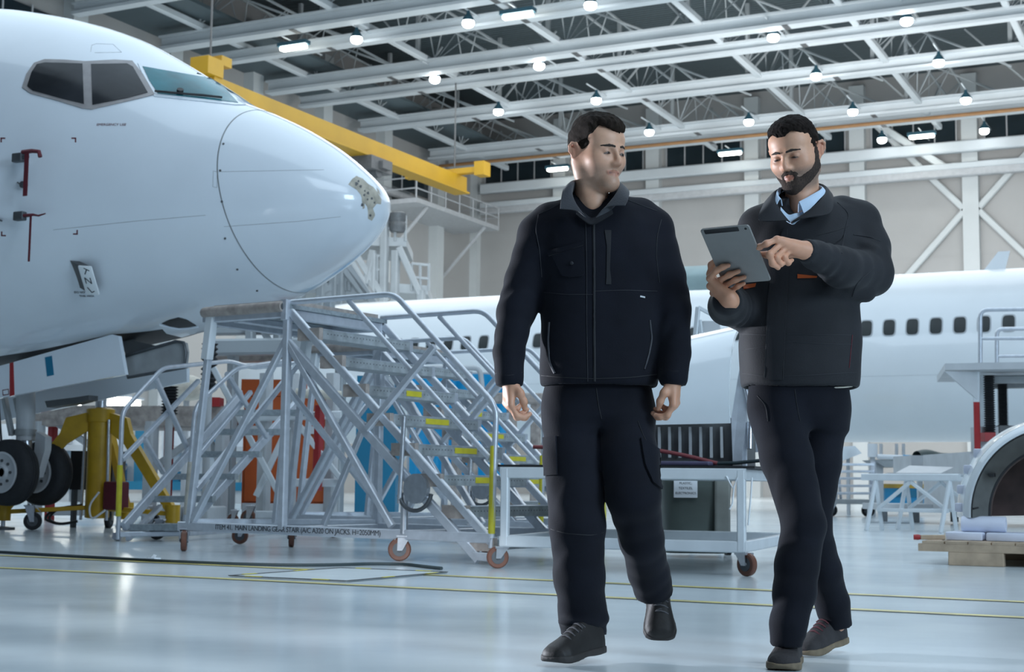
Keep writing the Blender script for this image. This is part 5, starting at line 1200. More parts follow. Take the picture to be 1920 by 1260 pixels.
def head_sdf():
    S_ = lambda x, y, z: [V(-x, y, z), V(x, y, z)]
    base_ = [ell((0, .014, .028), (.076, .097, .088)), ell((0, -.022, -.040), (.064, .070, .078)), ell((0, -.035, .045), (.066, .052, .05))]
    for g in S_(.050, .005, -.066):
        base_.append(cone(g, V(0, -.072, -.103), .019, .019)); base_.append(cone(g, V(g[0]*1.12, .012, -.02), .02, .022))
    base_ += [ell((0, -.078, -.102), (.022, .018, .017))]
    fb = U(base_, .030)
    cheek = U([ell(p, (.027, .026, .022)) for p in S_(.040, -.050, -.028)], .004)
    brow = U([cone(V(s*.012, -.087, .014), V(s*.042, -.066, .014), .0105, .008) for s in (-1, 1)], .01)
    nose = U([cone(V(0, -.088, .008), V(0, -.108, -.028), .0075, .0092), cone(V(0, -.108, -.028), V(0, -.1100, -.035), .0094, .0098)]+[ell(p, (.0078, .0110, .0072)) for p in S_(.0112, -.0985, -.0385)], .010)
    sock = U([ell((s*.032, -.099, -.003), (.017, .0155, .0105)) for s in (-1, 1)], .004)
    lids = U([ell((s*.0315, -.0755, -.002), (.0150, .0140, .0128)) for s in (-1, 1)], .004)
    ul = U([cone(V(-.023, -.0850, -.0665), V(-.006, -.0915, -.0655), .0028, .0045), cone(V(-.006, -.0915, -.0655), V(.006, -.0915, -.0655), .0045), cone(V(.006, -.0915, -.0655), V(.023, -.0850, -.0665), .0045, .0028)], .006)
    ll = U([cone(V(-.019, -.0855, -.0715), V(0, -.0905, -.0752), .0032, .0050), cone(V(0, -.0905, -.0752), V(.019, -.0855, -.0715), .0050, .0032)], .006)
    slit = U([cone(V(-.022, -.0925, -.0688), V(0, -.0988, -.0700), .0009), cone(V(0, -.0988, -.0700), V(.022, -.0925, -.0688), .0009)], .002)
    ears = []
    for s in (-1, 1):
        Re = rot(s*-22, -8, s*10); c = V(s*.0795, .016, -.006)
        T_ = lambda x, y, z: c+Re@V(s*x, y, z)
        pts = [T_(.004, -.012, .012), T_(.007, -.006, .027), T_(.009, .008, .031), T_(.010, .018, .022), T_(.009, .020, .005), T_(.006, .013, -.012), T_(.003, .003, -.024), T_(.001, -.006, -.028)]
        rim = [cone(pts[i], pts[i+1], .0042, .0044) for i in range(7)]
        ears.append(U(rim+[ell(T_(.0, .004, -.001), (.0062, .0185, .0295), Re), ell(T_(.002, -.004, -.024), (.005, .008, .009), Re), cone(T_(.006, .010, .012), T_(.006, .008, -.008), .004)], .005))
    def f(P):
        d = fb(P); d = sm([d, cheek(P)], .040); d = sm([d, brow(P)], .014); d = sm([d, nose(P)], .013)
        d = smax(d, -sock(P), .014); d = sm([d, lids(P)], .005)
        d = sm([d, ul(P)], .006); d = sm([d, ll(P)], .006); d = smax(d, -slit(P), .003)
        # crease beside the nose and under the lower lip
        for e in ears: d = sm([d, e(P)], .006)
        return d
    return f, fb
HEAD, SKULL = head_sdf()
def gs(P, c, r): q = (P-np.asarray(c, f32))/np.asarray(r, f32); return np.exp(-(q*q).sum(1))
def face_colors(H, stubble, tone, gaze=.004, opening=.0062):
    # H: head-space positions
    n = len(H); C_ = np.tile(np.array(tone), (n, 1)); front = H[:, 1] < .01
    def mix(w, col):
        nonlocal C_
        w = np.clip(w, 0, 1)[:, None]; C_ = C_*(1-w)+np.array(col)*w
    mix(.35*(gs(H, (.045, -.06, -.035), (.028, .03, .028))+gs(H, (-.045, -.06, -.035), (.028, .03, .028))+gs(H, (0, -.11, -.035), (.016, .02, .014))), (tone[0]*1.0, tone[1]*.72, tone[2]*.70))
    mix(.55*(gs(H, (.085, .02, -.005), (.02, .03, .035))+gs(H, (-.085, .02, -.005), (.02, .03, .035))), (tone[0]*1.05, tone[1]*.62, tone[2]*.55))
    mix(.45*(gs(H, (.031, -.085, .004), (.018, .02, .010))+gs(H, (-.031, -.085, .004), (.018, .02, .010))+gs(H, (.03, -.08, -.013), (.016, .02, .006))+gs(H, (-.03, -.08, -.013), (.016, .02, .006))), (tone[0]*.66, tone[1]*.58, tone[2]*.56))
    lip = np.zeros(n)
    for a, b in (((-.022, -.087, -.0672), (0, -.097, -.0660)), ((0, -.097, -.0660), (.022, -.087, -.0672)), ((-.018, -.088, -.0725), (0, -.096, -.0765)), ((0, -.096, -.0765), (.018, -.088, -.0725))):
        lip = np.maximum(lip, np.clip(1.6-cone(V(*a), V(*b), .0)(H.astype(f32))/.0055, 0, 1))
    jaw = np.clip((-.040-H[:, 2])/.02, 0, 1)*np.clip((.035-H[:, 1])/.03, 0, 1)*np.clip((H[:, 2]+.135)/.02, 0, 1)
    mus = gs(H, (0, -.098, -.056), (.026, .02, .009))
    nz_ = .75+.25*wnoise(H.astype(f32), 900, 4)
    mix(stubble*np.maximum(jaw*(.8 if stubble < .7 else 1.0), mus)*nz_*(1-lip*.9), (.20, .145, .115))
    mix((.72 if stubble < .7 else .9)*lip, (tone[0]*.70, tone[1]*.45, tone[2]*.44))
    sl = np.clip(1.5-cone(V(-.022, -.090, -.0692), V(.022, -.090, -.0692), .0)(H.astype(f32))/.0035, 0, 1)*(np.abs(H[:, 0]) < .021)
    mix(.75*sl, (.12, .05, .045))
    for s in (-1, 1):
        e = H-np.array((s*.0315, -.0755, -.002)); el = np.sqrt((e**2).sum(1)); near = np.clip((.0185-el)/.0015, 0, 1)*(H[:, 1] < -.076)
        ex = e[:, 0]; zz = e[:, 2]+.10*np.abs(ex)*np.sign(ex*s); t = np.clip(1-(ex/.0138)**2, 0, 1); zc_ = -.0062
        up_ = zc_+opening*t; lo_ = zc_-.0016*t
        inside = np.clip((up_-zz)/.0006+.5, 0, 1)*np.clip((zz-lo_)/.0006+.5, 0, 1)*(t > 0)
        mix(near*inside*.95, (.17, .14, .125))
        iris = np.clip((.0070-np.sqrt((ex-gaze)**2+(zz-(zc_+opening*.42))**2))/.0008, 0, 1); mix(near*inside*iris, (.022, .015, .012))
        mix(near*(t > 0)*np.exp(-((zz-up_)/.0011)**2)*.95, (.020, .013, .010)); mix(near*(t > 0)*np.exp(-((zz-lo_)/.0008)**2)*.5, (.14, .08, .07))
        mix(near*np.exp(-((zz-up_-.0042)/.0010)**2)*(t > 0)*.45, (.20, .12, .09))
    return C_
TONE1, TONE2 = (.62, .36, .24), (.64, .36, .235)

class Man:
    def __init__(s, root, label, seed):
        s.root = Vector(root); s.r = None; s.label = label; s.seed = seed; s.prim = []
        s.empty = None
    def pp(s, px, py, d):
        w = AT(px, py, d)-s.root; return V(w.dot(_r), w.dot(_f), w.z)
    def place(s, ob, parent=None):
        if parent is None: ob.location = s.root; ob.rotation_euler = (0, 0, PSI)
        else: ob.parent = parent
def bone_hand(pp, wrist, rw, mcp, fingers, thumb, rad=.0092, kpalm=.016):
    # wrist, list of four knuckles, finger joint lists starting at the knuckle, thumb joints
    wr = np.asarray(wrist, f32); palm = []
    for i, m_ in enumerate(mcp):
        a = wr+(np.asarray(m_)-np.mean(mcp, 0))*.45
        palm.append(cone(a, m_, rw*.62, .0118 if i < 3 else .0105))
    palm.append(cone(wr, np.mean(mcp, 0)*.6+wr*.4, rw*.75, .016)); fp_ = U(palm, kpalm)
    fl = []
    for i, F_ in enumerate(fingers):
        r0_ = rad*(1.0, 1.03, .98, .86)[i]; rs = np.linspace(r0_*1.06, r0_*.80, len(F_)); fl.append(chain([np.asarray(q, f32) for q in F_], list(rs)))
    th = chain([np.asarray(q, f32) for q in thumb], [.0145, .0118, .0105, .0088][:len(thumb)])
    def f(P):
        p_ = fp_(P); d = sm([p_, th(P)], .012)
        for q in fl: d = np.minimum(d, sm([p_, q(P)], .007))
        return d
    return f
def hand_auto(wr, u, v, w, curl, rw=.024, spread=0.0, thumb=None, sc=1.0):
    wr, u, v, w = [np.asarray(q, float) for q in (wr, u, v, w)]; u /= np.linalg.norm(u); v = v-u*(v@u); v /= np.linalg.norm(v); w = w-u*(w@u)-v*(w@v); w /= np.linalg.norm(w)
    vs_ = [.029, .0095, -.0095, -.027]; us = [.088, .092, .088, .080]; L_ = [(.042, .025, .021), (.046, .029, .022), (.042, .027, .021), (.033, .020, .019)]
    mcp = [wr+(u*us[i]+v*vs_[i]-w*.004*(i in (0, 3)))*sc for i in range(4)]; F_ = []
    for i in range(4):
        p = mcp[i]; a = 0; j = [p]
        for k in range(3):
            a += math.radians(curl[i][k]); d = u*math.cos(a)+w*math.sin(a)+v*spread*(1.5-i)*.1; p = p+d*L_[i][k]*sc; j.append(p)
        F_.append(j)
    t = thumb or [(.022, .020, .012), (.050, .040, .026), (.080, .044, .036), (.104, .040, .042)]
    T_ = [wr+(u*a+v*b+w*c)*sc for a, b, c in t]
    return mcp, F_, T_
def bbox(pts, pad):
    A_ = np.array(pts); return A_.min(0)-pad, A_.max(0)+pad
def bool_union(objs):
    base_ = objs[0]
    try:
        for o in objs[1:]:
            md = base_.modifiers.new('u', 'BOOLEAN'); md.operation = 'UNION'; md.object = o; md.solver = 'MANIFOLD'
        dg = bpy.context.evaluated_depsgraph_get(); me = bpy.data.meshes.new_from_object(base_.evaluated_get(dg))
        if len(me.vertices) < len(base_.data.vertices)*.9: raise ValueError('lost')
        vs = np.empty(len(me.vertices)*3); me.vertices.foreach_get('co', vs); vs = vs.reshape(-1, 3); fs = [list(p.vertices) for p in me.polygons]
    except Exception as e:
        print('union fallback', e); vs = []; fs = []; o_ = 0
        for o in objs:
            for v in o.data.vertices: vs.append(v.co[:])
            fs += [[i+o_ for i in p.vertices] for p in o.data.polygons]; o_ += len(o.data.vertices)
        vs = np.array(vs)
    for o in objs: bpy.data.objects.remove(o)
    return vs, fs
def body_obj(man, pieces, inner, ho, hR, tone, stubble):
    objs = []
    for k, (F_, lo, hi, h) in enumerate(pieces+inner): objs.append(to_obj('tmp', [nets(F_, lo, hi, h)], 'skin', None))
    vs, fs = bool_union(objs)
    H = (vs-ho)@hR; C_ = face_colors(H, stubble, tone, *((.0045, .0066) if stubble < .7 else (-.0015, .0046)))
    far_ = (H**2).sum(1) > .20**2; C_[far_] = np.array(tone)*np.array((1.0, .90, .86))
    me = bpy.data.meshes.new('person'); me.from_pydata(vs.tolist(), [], fs); me.update(); me.polygons.foreach_set('use_smooth', [True]*len(me.polygons)); me.materials.append(M['skin'])
    at = me.color_attributes.new('Col', 'FLOAT_COLOR', 'POINT'); at.data.foreach_set('color', np.concatenate([C_, np.ones((len(C_), 1))], 1).astype(f32).ravel())
    ob = bpy.data.objects.new('person', me); COL.objects.link(ob); man.place(ob); tag(ob, man.label, 'person'); man.r = ob
    return ob
def head_extras(man, ho, hR, hair, beard=None, hm='hair1', browdrop=0.0):
    # ho, hR: head origin and axes in the man's own frame
    loc = lambda F_: (lambda P: F_((P-ho.astype(f32))@hR.astype(f32)))
    lo, hi = ho-.17, ho+.19
    to_obj('hair', [nets(loc(hair), lo, hi, .0026)], hm, man.r)
    for s in (-1, 1):
        arc = U([cone(V(s*.013, -.098, .0175-browdrop), V(s*.030, -.092, .0205-browdrop), .0036, .0042), cone(V(s*.030, -.092, .0205-browdrop), V(s*.052, -.072, .0155-browdrop), .0040, .0026)], .004)
        to_obj('eyebrow', [nets(loc(lambda P: np.maximum(HEAD(P)-.0022-.0008*wnoise(P, 1200, 3), arc(P)+.0012*wnoise(P, 900, 5))), ho-.13, ho+.13, .0018)], 'brow', man.r)
    if beard: to_obj('beard', [nets(loc(beard), lo, hi, .0022)], 'beard', man.r)
class Surf:
    # projects photographed outlines onto a garment so that seams and pockets lie on it
    def __init__(s, ob, man):
        me = ob.data; s.man = man; s.b = BVHTree.FromPolygons([v.co[:] for v in me.vertices], [p.vertices[:] for p in me.polygons]); s.ob = ob
        s.mi = (Matrix.Translation(man.root) @ Matrix.Rotation(PSI, 4, 'Z')).inverted()
    def hit(s, px, py):
        e = s.mi @ EYE; d = (s.mi.to_3x3() @ ray(px, py)).normalized(); p, n_, i, q = s.b.ray_cast(e, d)
        if p is None: return None, None
        return p, (-n_ if n_.dot(d) > 0 else n_)
    def line(s, name, pts, r, m, off=0.0, closed=False):
        P = []
        if closed: pts = list(pts)+[pts[0]]
        for a, c in zip(pts, pts[1:]):
            n_ = max(2, int(math.hypot(a[0]-c[0], a[1]-c[1])/6))
            for k in range(n_):
                h_ = s.hit(a[0]+(c[0]-a[0])*k/n_, a[1]+(c[1]-a[1])*k/n_)
                if h_[0] is not None: P.append(h_[0]+h_[1]*off)
        h_ = s.hit(*pts[-1])
        if h_[0] is not None: P.append(h_[0]+h_[1]*off)
        P = [p for i, p in enumerate(P) if i == 0 or (p-P[i-1]).length > .002]
        for _ in range(2): P = [P[0]]+[(P[i-1]+P[i]*2+P[i+1])/4 for i in range(1, len(P)-1)]+[P[-1]]
        return MB().path(P, r, 6).build(name, m, s.ob, 60)
    def patch(s, name, poly, m, off=.001, th=.003, rings=6, sub=4):
        return patch_from(poly, off, th, rings, sub, False, s.hit)[0].build(name, m, s.ob, 60)
def shoe(man, toe, heel, up, parent, m, sm_, w=.052, lace='lace2', low=False, name='shoe'):
    toe, heel, up = [np.asarray(q, float) for q in (toe, heel, up)]; x = toe-heel; L_ = np.linalg.norm(x); x /= L_; up = up-x*(up@x); up /= np.linalg.norm(up); y = np.cross(up, x)
    R_ = np.stack([x, y, up], 1).astype(f32); o = heel.astype(f32)
    u = np.array([0, .04, .12, .25, .40, .55, .70, .82, .92, .98, 1.0])
    hw = np.array([.50, .62, .70, .72, .72, .82, .95, 1.0, .86, .55, .30])*w
    ht = np.array([.085, .105, .118, .120, .112, .092, .073, .062, .052, .040, .026])*(.95 if low else 1.0)
    def F_(P):
        q = (P-o)@R_; t = q[:, 0]/L_; a = np.interp(t, u, hw).astype(f32); h_ = np.interp(t, u, ht).astype(f32)
        zz = (q[:, 2]-.018)/np.maximum(h_-.018, .01); inn = np.sqrt((np.abs(q[:, 1])/a)**2.4+np.maximum(zz, 0)**2.4)
        d = (inn-1)*np.minimum(a, h_)*.8
        return smax(smax(d, (.014-q[:, 2]), .006), np.maximum(-q[:, 0]-.004, q[:, 0]-L_), .02)
    def G_(P):
        q = (P-o)@R_; t = q[:, 0]/L_; a = np.interp(t, u, hw).astype(f32)+.004
        arch = .004*np.exp(-((t-.45)/.12)**2)+.010*np.clip((t-.8)/.2, 0, 1)**2
        d = np.abs(q[:, 1])-a
        return smax(smax(d, np.maximum(arch-q[:, 2], q[:, 2]-.024-.004*np.clip(t-.5, 0, 1)), .006), np.maximum(-q[:, 0]-.008, q[:, 0]-L_-.004), .02)
    cor = [o+R_@V(a, b, c) for a in (-.03, L_+.03) for b in (-.08, .08) for c in (-.03, .16)]; lo, hi = bbox(cor, .01)
    s_ = to_obj(name, [nets(F_, lo, hi, .004)], m, parent); to_obj('sole', [nets(G_, lo, hi, .004)], sm_, s_)
    lc = MB()
    for k in range(4):
        t = .44+.075*k; h_ = float(np.interp(t, u, ht))+.001; a = .026
        for sg in (-1, 1):
            P = [o+R_@V((t+.03*(v_+1)*.5*sg)*L_, a*v_, h_-.012*v_*v_) for v_ in np.linspace(-1, 1, 5)]
            lc.path(P, .0026, 5)
    lc.build('laces', lace, s_, 60)
    return s_
def collar(name, man, rows_, m, parent, th=.004, n=36):
    # rows_: list of control polylines, lofted to a cloth strip
    def cr(P, t):
        P = np.array(P, float); k = len(P)-1; x = t*k; i = min(int(x), k-1); f_ = x-i; p0, p1, p2, p3 = P[max(i-1, 0)], P[i], P[i+1], P[min(i+2, k)]
        return .5*((2*p1)+(-p0+p2)*f_+(2*p0-5*p1+4*p2-p3)*f_*f_+(-p0+3*p1-3*p2+p3)*f_**3)
    def fn(u, v):
        c = [cr(r_, u) for r_ in rows_]; return Vector(cr(c, v))
    return MB().shell(fn, n, 10, th).build(name, m, parent, 60)

# ------------------------------------------------------------------ man without a tablet
D1 = 4.86
m1 = Man(AT(1125, 1240, D1).xy.to_3d(), 'person in an open navy work jacket with chest pocket, walking and glancing aside, hands empty', 1)
p = m1.pp
ho1 = p(1121, 286, 4.84).astype(float); hR1 = rot(38, 9, -2).astype(float)
hl = lambda F_, ho, hR: (lambda P: F_((P-ho.astype(f32))@hR.astype(f32)))
nb1 = p(1108, 388, 4.88); nt1 = ho1+hR1@np.array((0, .022, -.07))
neck1 = U([cone(nt1, nb1, .053, .060), cone(nt1+hR1@np.array((.0, -.03, -.02)), nb1+V(.01, -.05, -.0), .028, .03), cone(ho1+hR1@np.array((-.062, .03, -.04)), nb1+V(.0, -.055, -.02), .018, .016)], .03)
chest1 = ell(p(1112, 470, 4.90), (.16, .085, .17))
Hd1 = lambda P: sm([HEAD((P-ho1.astype(f32))@hR1.astype(f32)), neck1(P)], .022)
# hands
wl1, wr1 = p(957, 712, 4.78), p(1262, 712, 4.80)
cu = [(32, 46, 36), (38, 52, 40), (44, 54, 40), (48, 54, 40)]
th_ = [(.020, .022, .010), (.046, .040, .024), (.074, .036, .040), (.098, .024, .050)]
mcp, F_, T_ = hand_auto(wl1, (-.04, .02, -1), (.35, -1, 0), (1, .2, 0), cu, thumb=th_, sc=.94)
hL1 = bone_hand(p, wl1, .027, mcp, F_, T_); pL = [wl1]+mcp+[q for f_ in F_ for q in f_]+T_
mcp, F_, T_ = hand_auto(wr1, (.04, .02, -1), (-.35, -1, 0), (-1, .2, 0), cu, thumb=th_, sc=.94)
hR_1 = bone_hand(p, wr1, .027, mcp, F_, T_); pR = [wr1]+mcp+[q for f_ in F_ for q in f_]+T_
shL, elL = p(1012, 440, 4.92), p(966, 585, 4.88)
shR, elR = p(1222, 430, 4.92), p(1262, 580, 4.88)
foreL, foreR = cone(wl1+(elL-wl1)*.30, wl1, .03, .027), cone(wr1+(elR-wr1)*.30, wr1, .03, .027)
hL1f, hR1f = (lambda P: sm([hL1(P), foreL(P)], .014)), (lambda P: sm([hR_1(P), foreR(P)], .014))
hipL, hipR = p(1075, 760, 4.90), p(1165, 760, 4.90)
knL, anL = p(1082, 985, 4.82), p(1092, 1170, 4.90)
knR, anR = p(1190, 930, 4.78), p(1226, 1105, 5.06)
inner1 = U([chest1, ell(p(1118, 620, 4.92), (.14, .08, .22)), cone(hipL, hipR, .09), cone(hipL, knL, .07, .05), cone(knL, anL, .05, .035), cone(hipR, knR, .07, .05), cone(knR, anR, .05, .035), cone(shL, elL, .045, .038), cone(elL, wl1, .038, .028), cone(shR, elR, .045, .038), cone(elR, wr1, .038, .028), cone(nb1, p(1112, 450, 4.9), .06, .08)], .04)
b1 = body_obj(m1, [(Hd1, ho1-np.array((.15, .15, .27)), ho1+.16, .0024), (hL1f,)+bbox(pL+[wl1+(elL-wl1)*.35], .03)+(.0024,), (hR1f,)+bbox(pR+[wr1+(elR-wr1)*.35], .03)+(.0024,)],
    [(inner1,)+bbox([shL, shR, elL, elR, anL, anR, hipL, hipR, nb1, wl1, wr1], .2)+(.016,)], ho1, hR1, TONE1, .55)
def hair1(P):
    cr = ell((0, .018, .036), (.0830, .104, .096))(P)
    top = ell((0, -.006, .084), (.070, .088, .042))(P); cr = sm([cr, top], .03)
    st_ = P.copy(); st_[:, 1] *= .30; st_[:, 2] *= .5
    sx_ = P*V(1.0, .22, .35); cr = cr+.0046*wnoise(sx_, 330, 2)+.0034*wnoise(sx_, 760, 8)
    # face opening, slanted fringe
    zf = .066-.16*P[:, 0]+.02*np.clip(np.abs(P[:, 0])/.06, 0, 1)**2
    face_ = np.maximum(P[:, 1]+.050-.75*np.clip(.030-P[:, 2], 0, .06)+.003*wnoise(P, 400, 9), P[:, 2]-zf-.004*wnoise(P, 300, 6)); side = np.maximum(-.010-.018-P[:, 2]+.30*(-.005-P[:, 1]), -1)
    d = smax(cr, -face_, .006)
    burn = np.where(P[:, 1] < .02, -.024-P[:, 2]+.003*wnoise(P, 600, 3), -1); d = smax(d, burn.astype(f32), .006)
    nape = (-.070-P[:, 2]); d = smax(d, nape, .01)
    ear = np.minimum(ell((.086, .018, -.012), (.022, .020, .032))(P), ell((-.086, .018, -.012), (.022, .020, .032))(P)); d = smax(d, -ear, .006)
    lowb = np.where(P[:, 1] < .05, -.045-P[:, 2], -1).astype(f32); d = smax(d, lowb, .01)
    return np.maximum(d, -(SKULL(P)+.006))
head_extras(m1, ho1, hR1, hair1, None, 'hair1', 0.0)
# jacket
q = lambda px, py, d=D1: p(px, py, d)
def row(px0, px1, py, dep, cy=4.90): a, b = p(px0, py, cy), p(px1, py, cy); return (float(a[2]+b[2])/2, float(a[0]+b[0])/2, float(a[1]), float(b[0]-a[0])/2, dep)
tor = zloft([row(1014, 1232, 726, .135), row(1012, 1234, 705, .140), row(1014, 1238, 640, .135), row(1016, 1240, 560, .135), row(1012, 1244, 480, .135), row(1012, 1238, 430, .120), row(1030, 1222, 400, .098), row(1052, 1190, 378, .080), row(1068, 1164, 362, .070)], 2.3)
cav = zloft([row(1022, 1224, 740, .120), row(1024, 1222, 716, .118), row(1030, 1220, 712, .10)], 2.3)
slL = U([cone(p(1032, 418, 4.92), shL, .070, .075), cone(shL, p(982, 530, 4.90), .073, .066, (.005, .09, 0)), cone(p(982, 530, 4.90), elL, .064, .063, (.006, .09, 1)), cone(elL, p(954, 660, 4.83), .062, .052, (.006, .10, 2)), cone(p(954, 660, 4.83), p(955, 712, 4.785), .051, .046)], .014)
slR = U([cone(p(1200, 408, 4.92), shR, .070, .075), cone(shR, p(1250, 520, 4.90), .073, .064, (.005, .09, 2)), cone(p(1250, 520, 4.90), elR, .062, .060, (.005, .10, 3)), cone(elR, p(1266, 660, 4.84), .058, .050, (.006, .10, 4)), cone(p(1266, 660, 4.84), p(1263, 708, 4.80), .050, .046)], .014)
def cutp(a, b):   # half space beyond the cuff
    a = np.asarray(a, f32); d = np.asarray(b, f32)-a; d /= np.linalg.norm(d); return lambda P: (P-a)@d
cL, cR = cutp(p(955, 724, 4.78), p(955, 760, 4.775)), cutp(p(1263, 722, 4.795), p(1263, 760, 4.79))
neckhole = cone(p(1110, 300, 4.84), p(1112, 384, 4.87), .064, .058); vneck = U([cone(p(1112, 385, 4.76), p(1113, 402, 4.74), .036, .012)], .02)
def jk1(P):
    d = tor(P); d = smax(d, -cav(P), .006)
    d = sm([d, np.maximum(slL(P), cL(P))], .035); d = sm([d, np.maximum(slR(P), cR(P))], .035)
    w_ = P.copy(); w_[:, 2] *= .55
    d = d+.0032*wnoise(w_, 26, 11)+.0014*wnoise(P, 60, 12)
    return smax(smax(d, -neckhole(P), .008), -vneck(P), .008)
lo, hi = bbox([p(925, 360, 4.7), p(1300, 735, 4.7), p(925, 360, 5.1), p(1300, 735, 5.1)], .05)
j1 = to_obj('jacket', [nets(jk1, lo, hi, .0065)], 'navy', b1)
s1 = Surf(j1, m1)
s1.line('zip', [(1113, 412), (1114, 500), (1114, 600), (1115, 715)], .0045, 'seam', .0)
s1.line('placket_seam', [(1098, 412), (1100, 500), (1100, 600), (1102, 715)], .0014, 'seam_light', .001)
s1.patch('pocket_flap', [(1028, 470), (1060, 462), (1093, 453), (1095, 459), (1062, 470), (1030, 479)], 'navy', .001, .005)
s1.patch('chest_pocket', [(1036, 480), (1062, 470), (1094, 462), (1096, 512), (1092, 518), (1066, 520), (1054, 517)], 'navy', .001, .0035)
s1.line('pocket_seam', [(1030, 480), (1062, 471), (1094, 460)], .0016, 'seam_light', .003)
h_ = s1.hit(1073, 494); MB().lathe([(.006, 0), (.006, .006), (.003, .008)], h_[0]+h_[1]*.004, h_[1], 10).build('snap_button', 'seam_light', j1, 40)
s1.patch('chest_zip', [(1134, 432), (1146, 432), (1146, 437), (1143, 520), (1146, 524), (1146, 533), (1136, 533), (1137, 520), (1138, 437), (1134, 436)], 'seam', .0008, .0022)
for pts in ([(1068, 372), (1040, 388), (1010, 402)], [(1010, 402), (1004, 430), (1012, 470), (1016, 520)], [(1170, 372), (1205, 386), (1232, 396)], [(1240, 412), (1232, 440), (1230, 480), (1236, 530)]): s1.line('shoulder_seam', pts, .0015, 'seam_light', .0008)
s1.line('hem_seam', [(1015, 704), (1060, 708), (1115, 710), (1180, 708), (1232, 702)], .0015, 'seam', .0008)
s1.line('yoke_seam', [(1020, 548), (1060, 552), (1115, 552)], .0012, 'seam_light', .0006); s1.line('yoke_seam', [(1115, 546), (1170, 544), (1232, 546)], .0012, 'seam_light', .0006)
for pts in ([(1030, 604), (1028, 640), (1030, 680), (1040, 700)], [(1218, 600), (1222, 635), (1216, 665), (1208, 692)]): s1.line('side_zip', pts, .0042, 'zip_tape', .0005)
s1.patch('brand_tab', [(1200, 554), (1209, 556), (1209, 559), (1200, 557)], 'lgrey', .001, .001, 2, 2)
for (a, c) in (((929, 700), (980, 698)), ((1238, 692), (1291, 694))): s1.line('cuff_seam', [a, ((a[0]+c[0])/2, a[1]+5), c], .0014, 'seam', .0008)
collar('collar', m1, [
    [p(1098, 408, 4.745), p(1078, 392, 4.77), p(1068, 378, 4.82), p(1076, 366, 4.92), p(1110, 356, 4.97), p(1146, 360, 4.94), p(1160, 372, 4.86), p(1148, 392, 4.77), p(1118, 408, 4.745)],
    [p(1082, 396, 4.745), p(1070, 366, 4.765), p(1072, 344, 4.80), p(1086, 340, 4.90), p(1112, 338, 4.95), p(1144, 338, 4.93), p(1162, 346, 4.84), p(1158, 362, 4.775), p(1140, 388, 4.745)],
    [p(1050, 392, 4.735), p(1052, 374, 4.75), p(1060, 352, 4.80), p(1078, 348, 4.93), p(1112, 346, 4.98), p(1152, 346, 4.96), p(1176, 356, 4.84), p(1178, 372, 4.76), p(1172, 386, 4.735)]], 'collar', b1)
collar('undershirt', m1, [
    [p(1084, 386, 4.79), p(1095, 398, 4.775), p(1110, 408, 4.77), p(1128, 398, 4.775), p(1146, 386, 4.80)],
    [p(1080, 400, 4.78), p(1094, 412, 4.765), p(1110, 420, 4.76), p(1130, 412, 4.765), p(1150, 400, 4.79)]], 'tee', b1, .006, 20)
# trousers
def leg(pts): return U([cone(pts[i][0], pts[i+1][0], pts[i][1], pts[i+1][1], pts[i][2] if len(pts[i]) > 2 else None) for i in range(len(pts)-1)], .02)
pel = zloft([row(1022, 1218, 700, .105, 4.91), row(1020, 1220, 740, .112, 4.91), row(1022, 1222, 775, .112, 4.91), row(1030, 1214, 800, .09, 4.91)], 2.3)
lgL = leg([(p(1074, 770, 4.91), .098), (p(1076, 860, 4.88), .099, (.003, .16, 0)), (p(1082, 985, 4.83), .090, (.004, .12, 1)), (p(1086, 1080, 4.86), .083, (.004, .10, 2)), (p(1092, 1148, 4.90), .077, (.008, .045, 0)), (p(1094, 1182, 4.91), .076)])
lgR = leg([(p(1170, 770, 4.91), .094), (p(1178, 850, 4.84), .093, (.003, .12, 0)), (p(1188, 930, 4.80), .086, (.004, .13, 1)), (p(1202, 1010, 4.90), .073, (.004, .11, 2)), (p(1216, 1075, 5.02), .068, (.005, .08, 0)), (p(1225, 1108, 5.07), .066)])
ktL, ktR = cutp(p(1093, 1190, 4.91), p(1094, 1230, 4.91)), cutp(p(1226, 1112, 5.075), p(1234, 1160, 5.13))
bulge = ell(p(1124, 1158, 4.90), (.030, .05, .022)); bul2 = ell(p(1086, 1166, 4.86), (.07, .06, .018))
def tr1(P):
    a, b = np.maximum(lgL(P), ktL(P)), np.maximum(lgR(P), ktR(P)); a = sm([a, bulge(P), bul2(P)], .015)
    d = sm([pel(P), a], .04); d = np.minimum(sm([pel(P), a], .04), sm([pel(P), b], .04))
    w_ = P.copy(); w_[:, 2] *= .5
    return d+.004*wnoise(w_, 24, 21)+.0014*wnoise(P, 70, 22)
lo, hi = bbox([p(1010, 690, 4.7), p(1270, 1195, 4.7), p(1010, 690, 5.1), p(1270, 1195, 5.2)], .04)
t1 = to_obj('trousers', [nets(tr1, lo, hi, .007)], 'trouser', b1)
st1 = Surf(t1, m1)
st1.line('pocket_seam', [(1196, 790), (1205, 815), (1222, 845)], .0016, 'seam', .0005); st1.patch('cargo_pocket', [(1200, 822), (1232, 842), (1240, 900), (1238, 918), (1222, 905), (1208, 870)], 'trouser', .001, .008, 6, 4)
st1.patch('cargo_pocket', [(1022, 820), (1044, 818), (1046, 890), (1024, 892)], 'trouser', .001, .008, 6, 4); st1.line('knee_seam', [(1026, 990), (1060, 1000), (1110, 1004), (1132, 998)], .0016, 'seam', .0005); st1.line('fly_seam', [(1118, 728), (1122, 760), (1128, 785)], .0016, 'seam', .0005)
f1 = shoe(m1, p(1030, 1246, 4.68), p(1124, 1222, 4.90), V(0, 0, 1), b1, 'leather', 'sole_dark', .053)
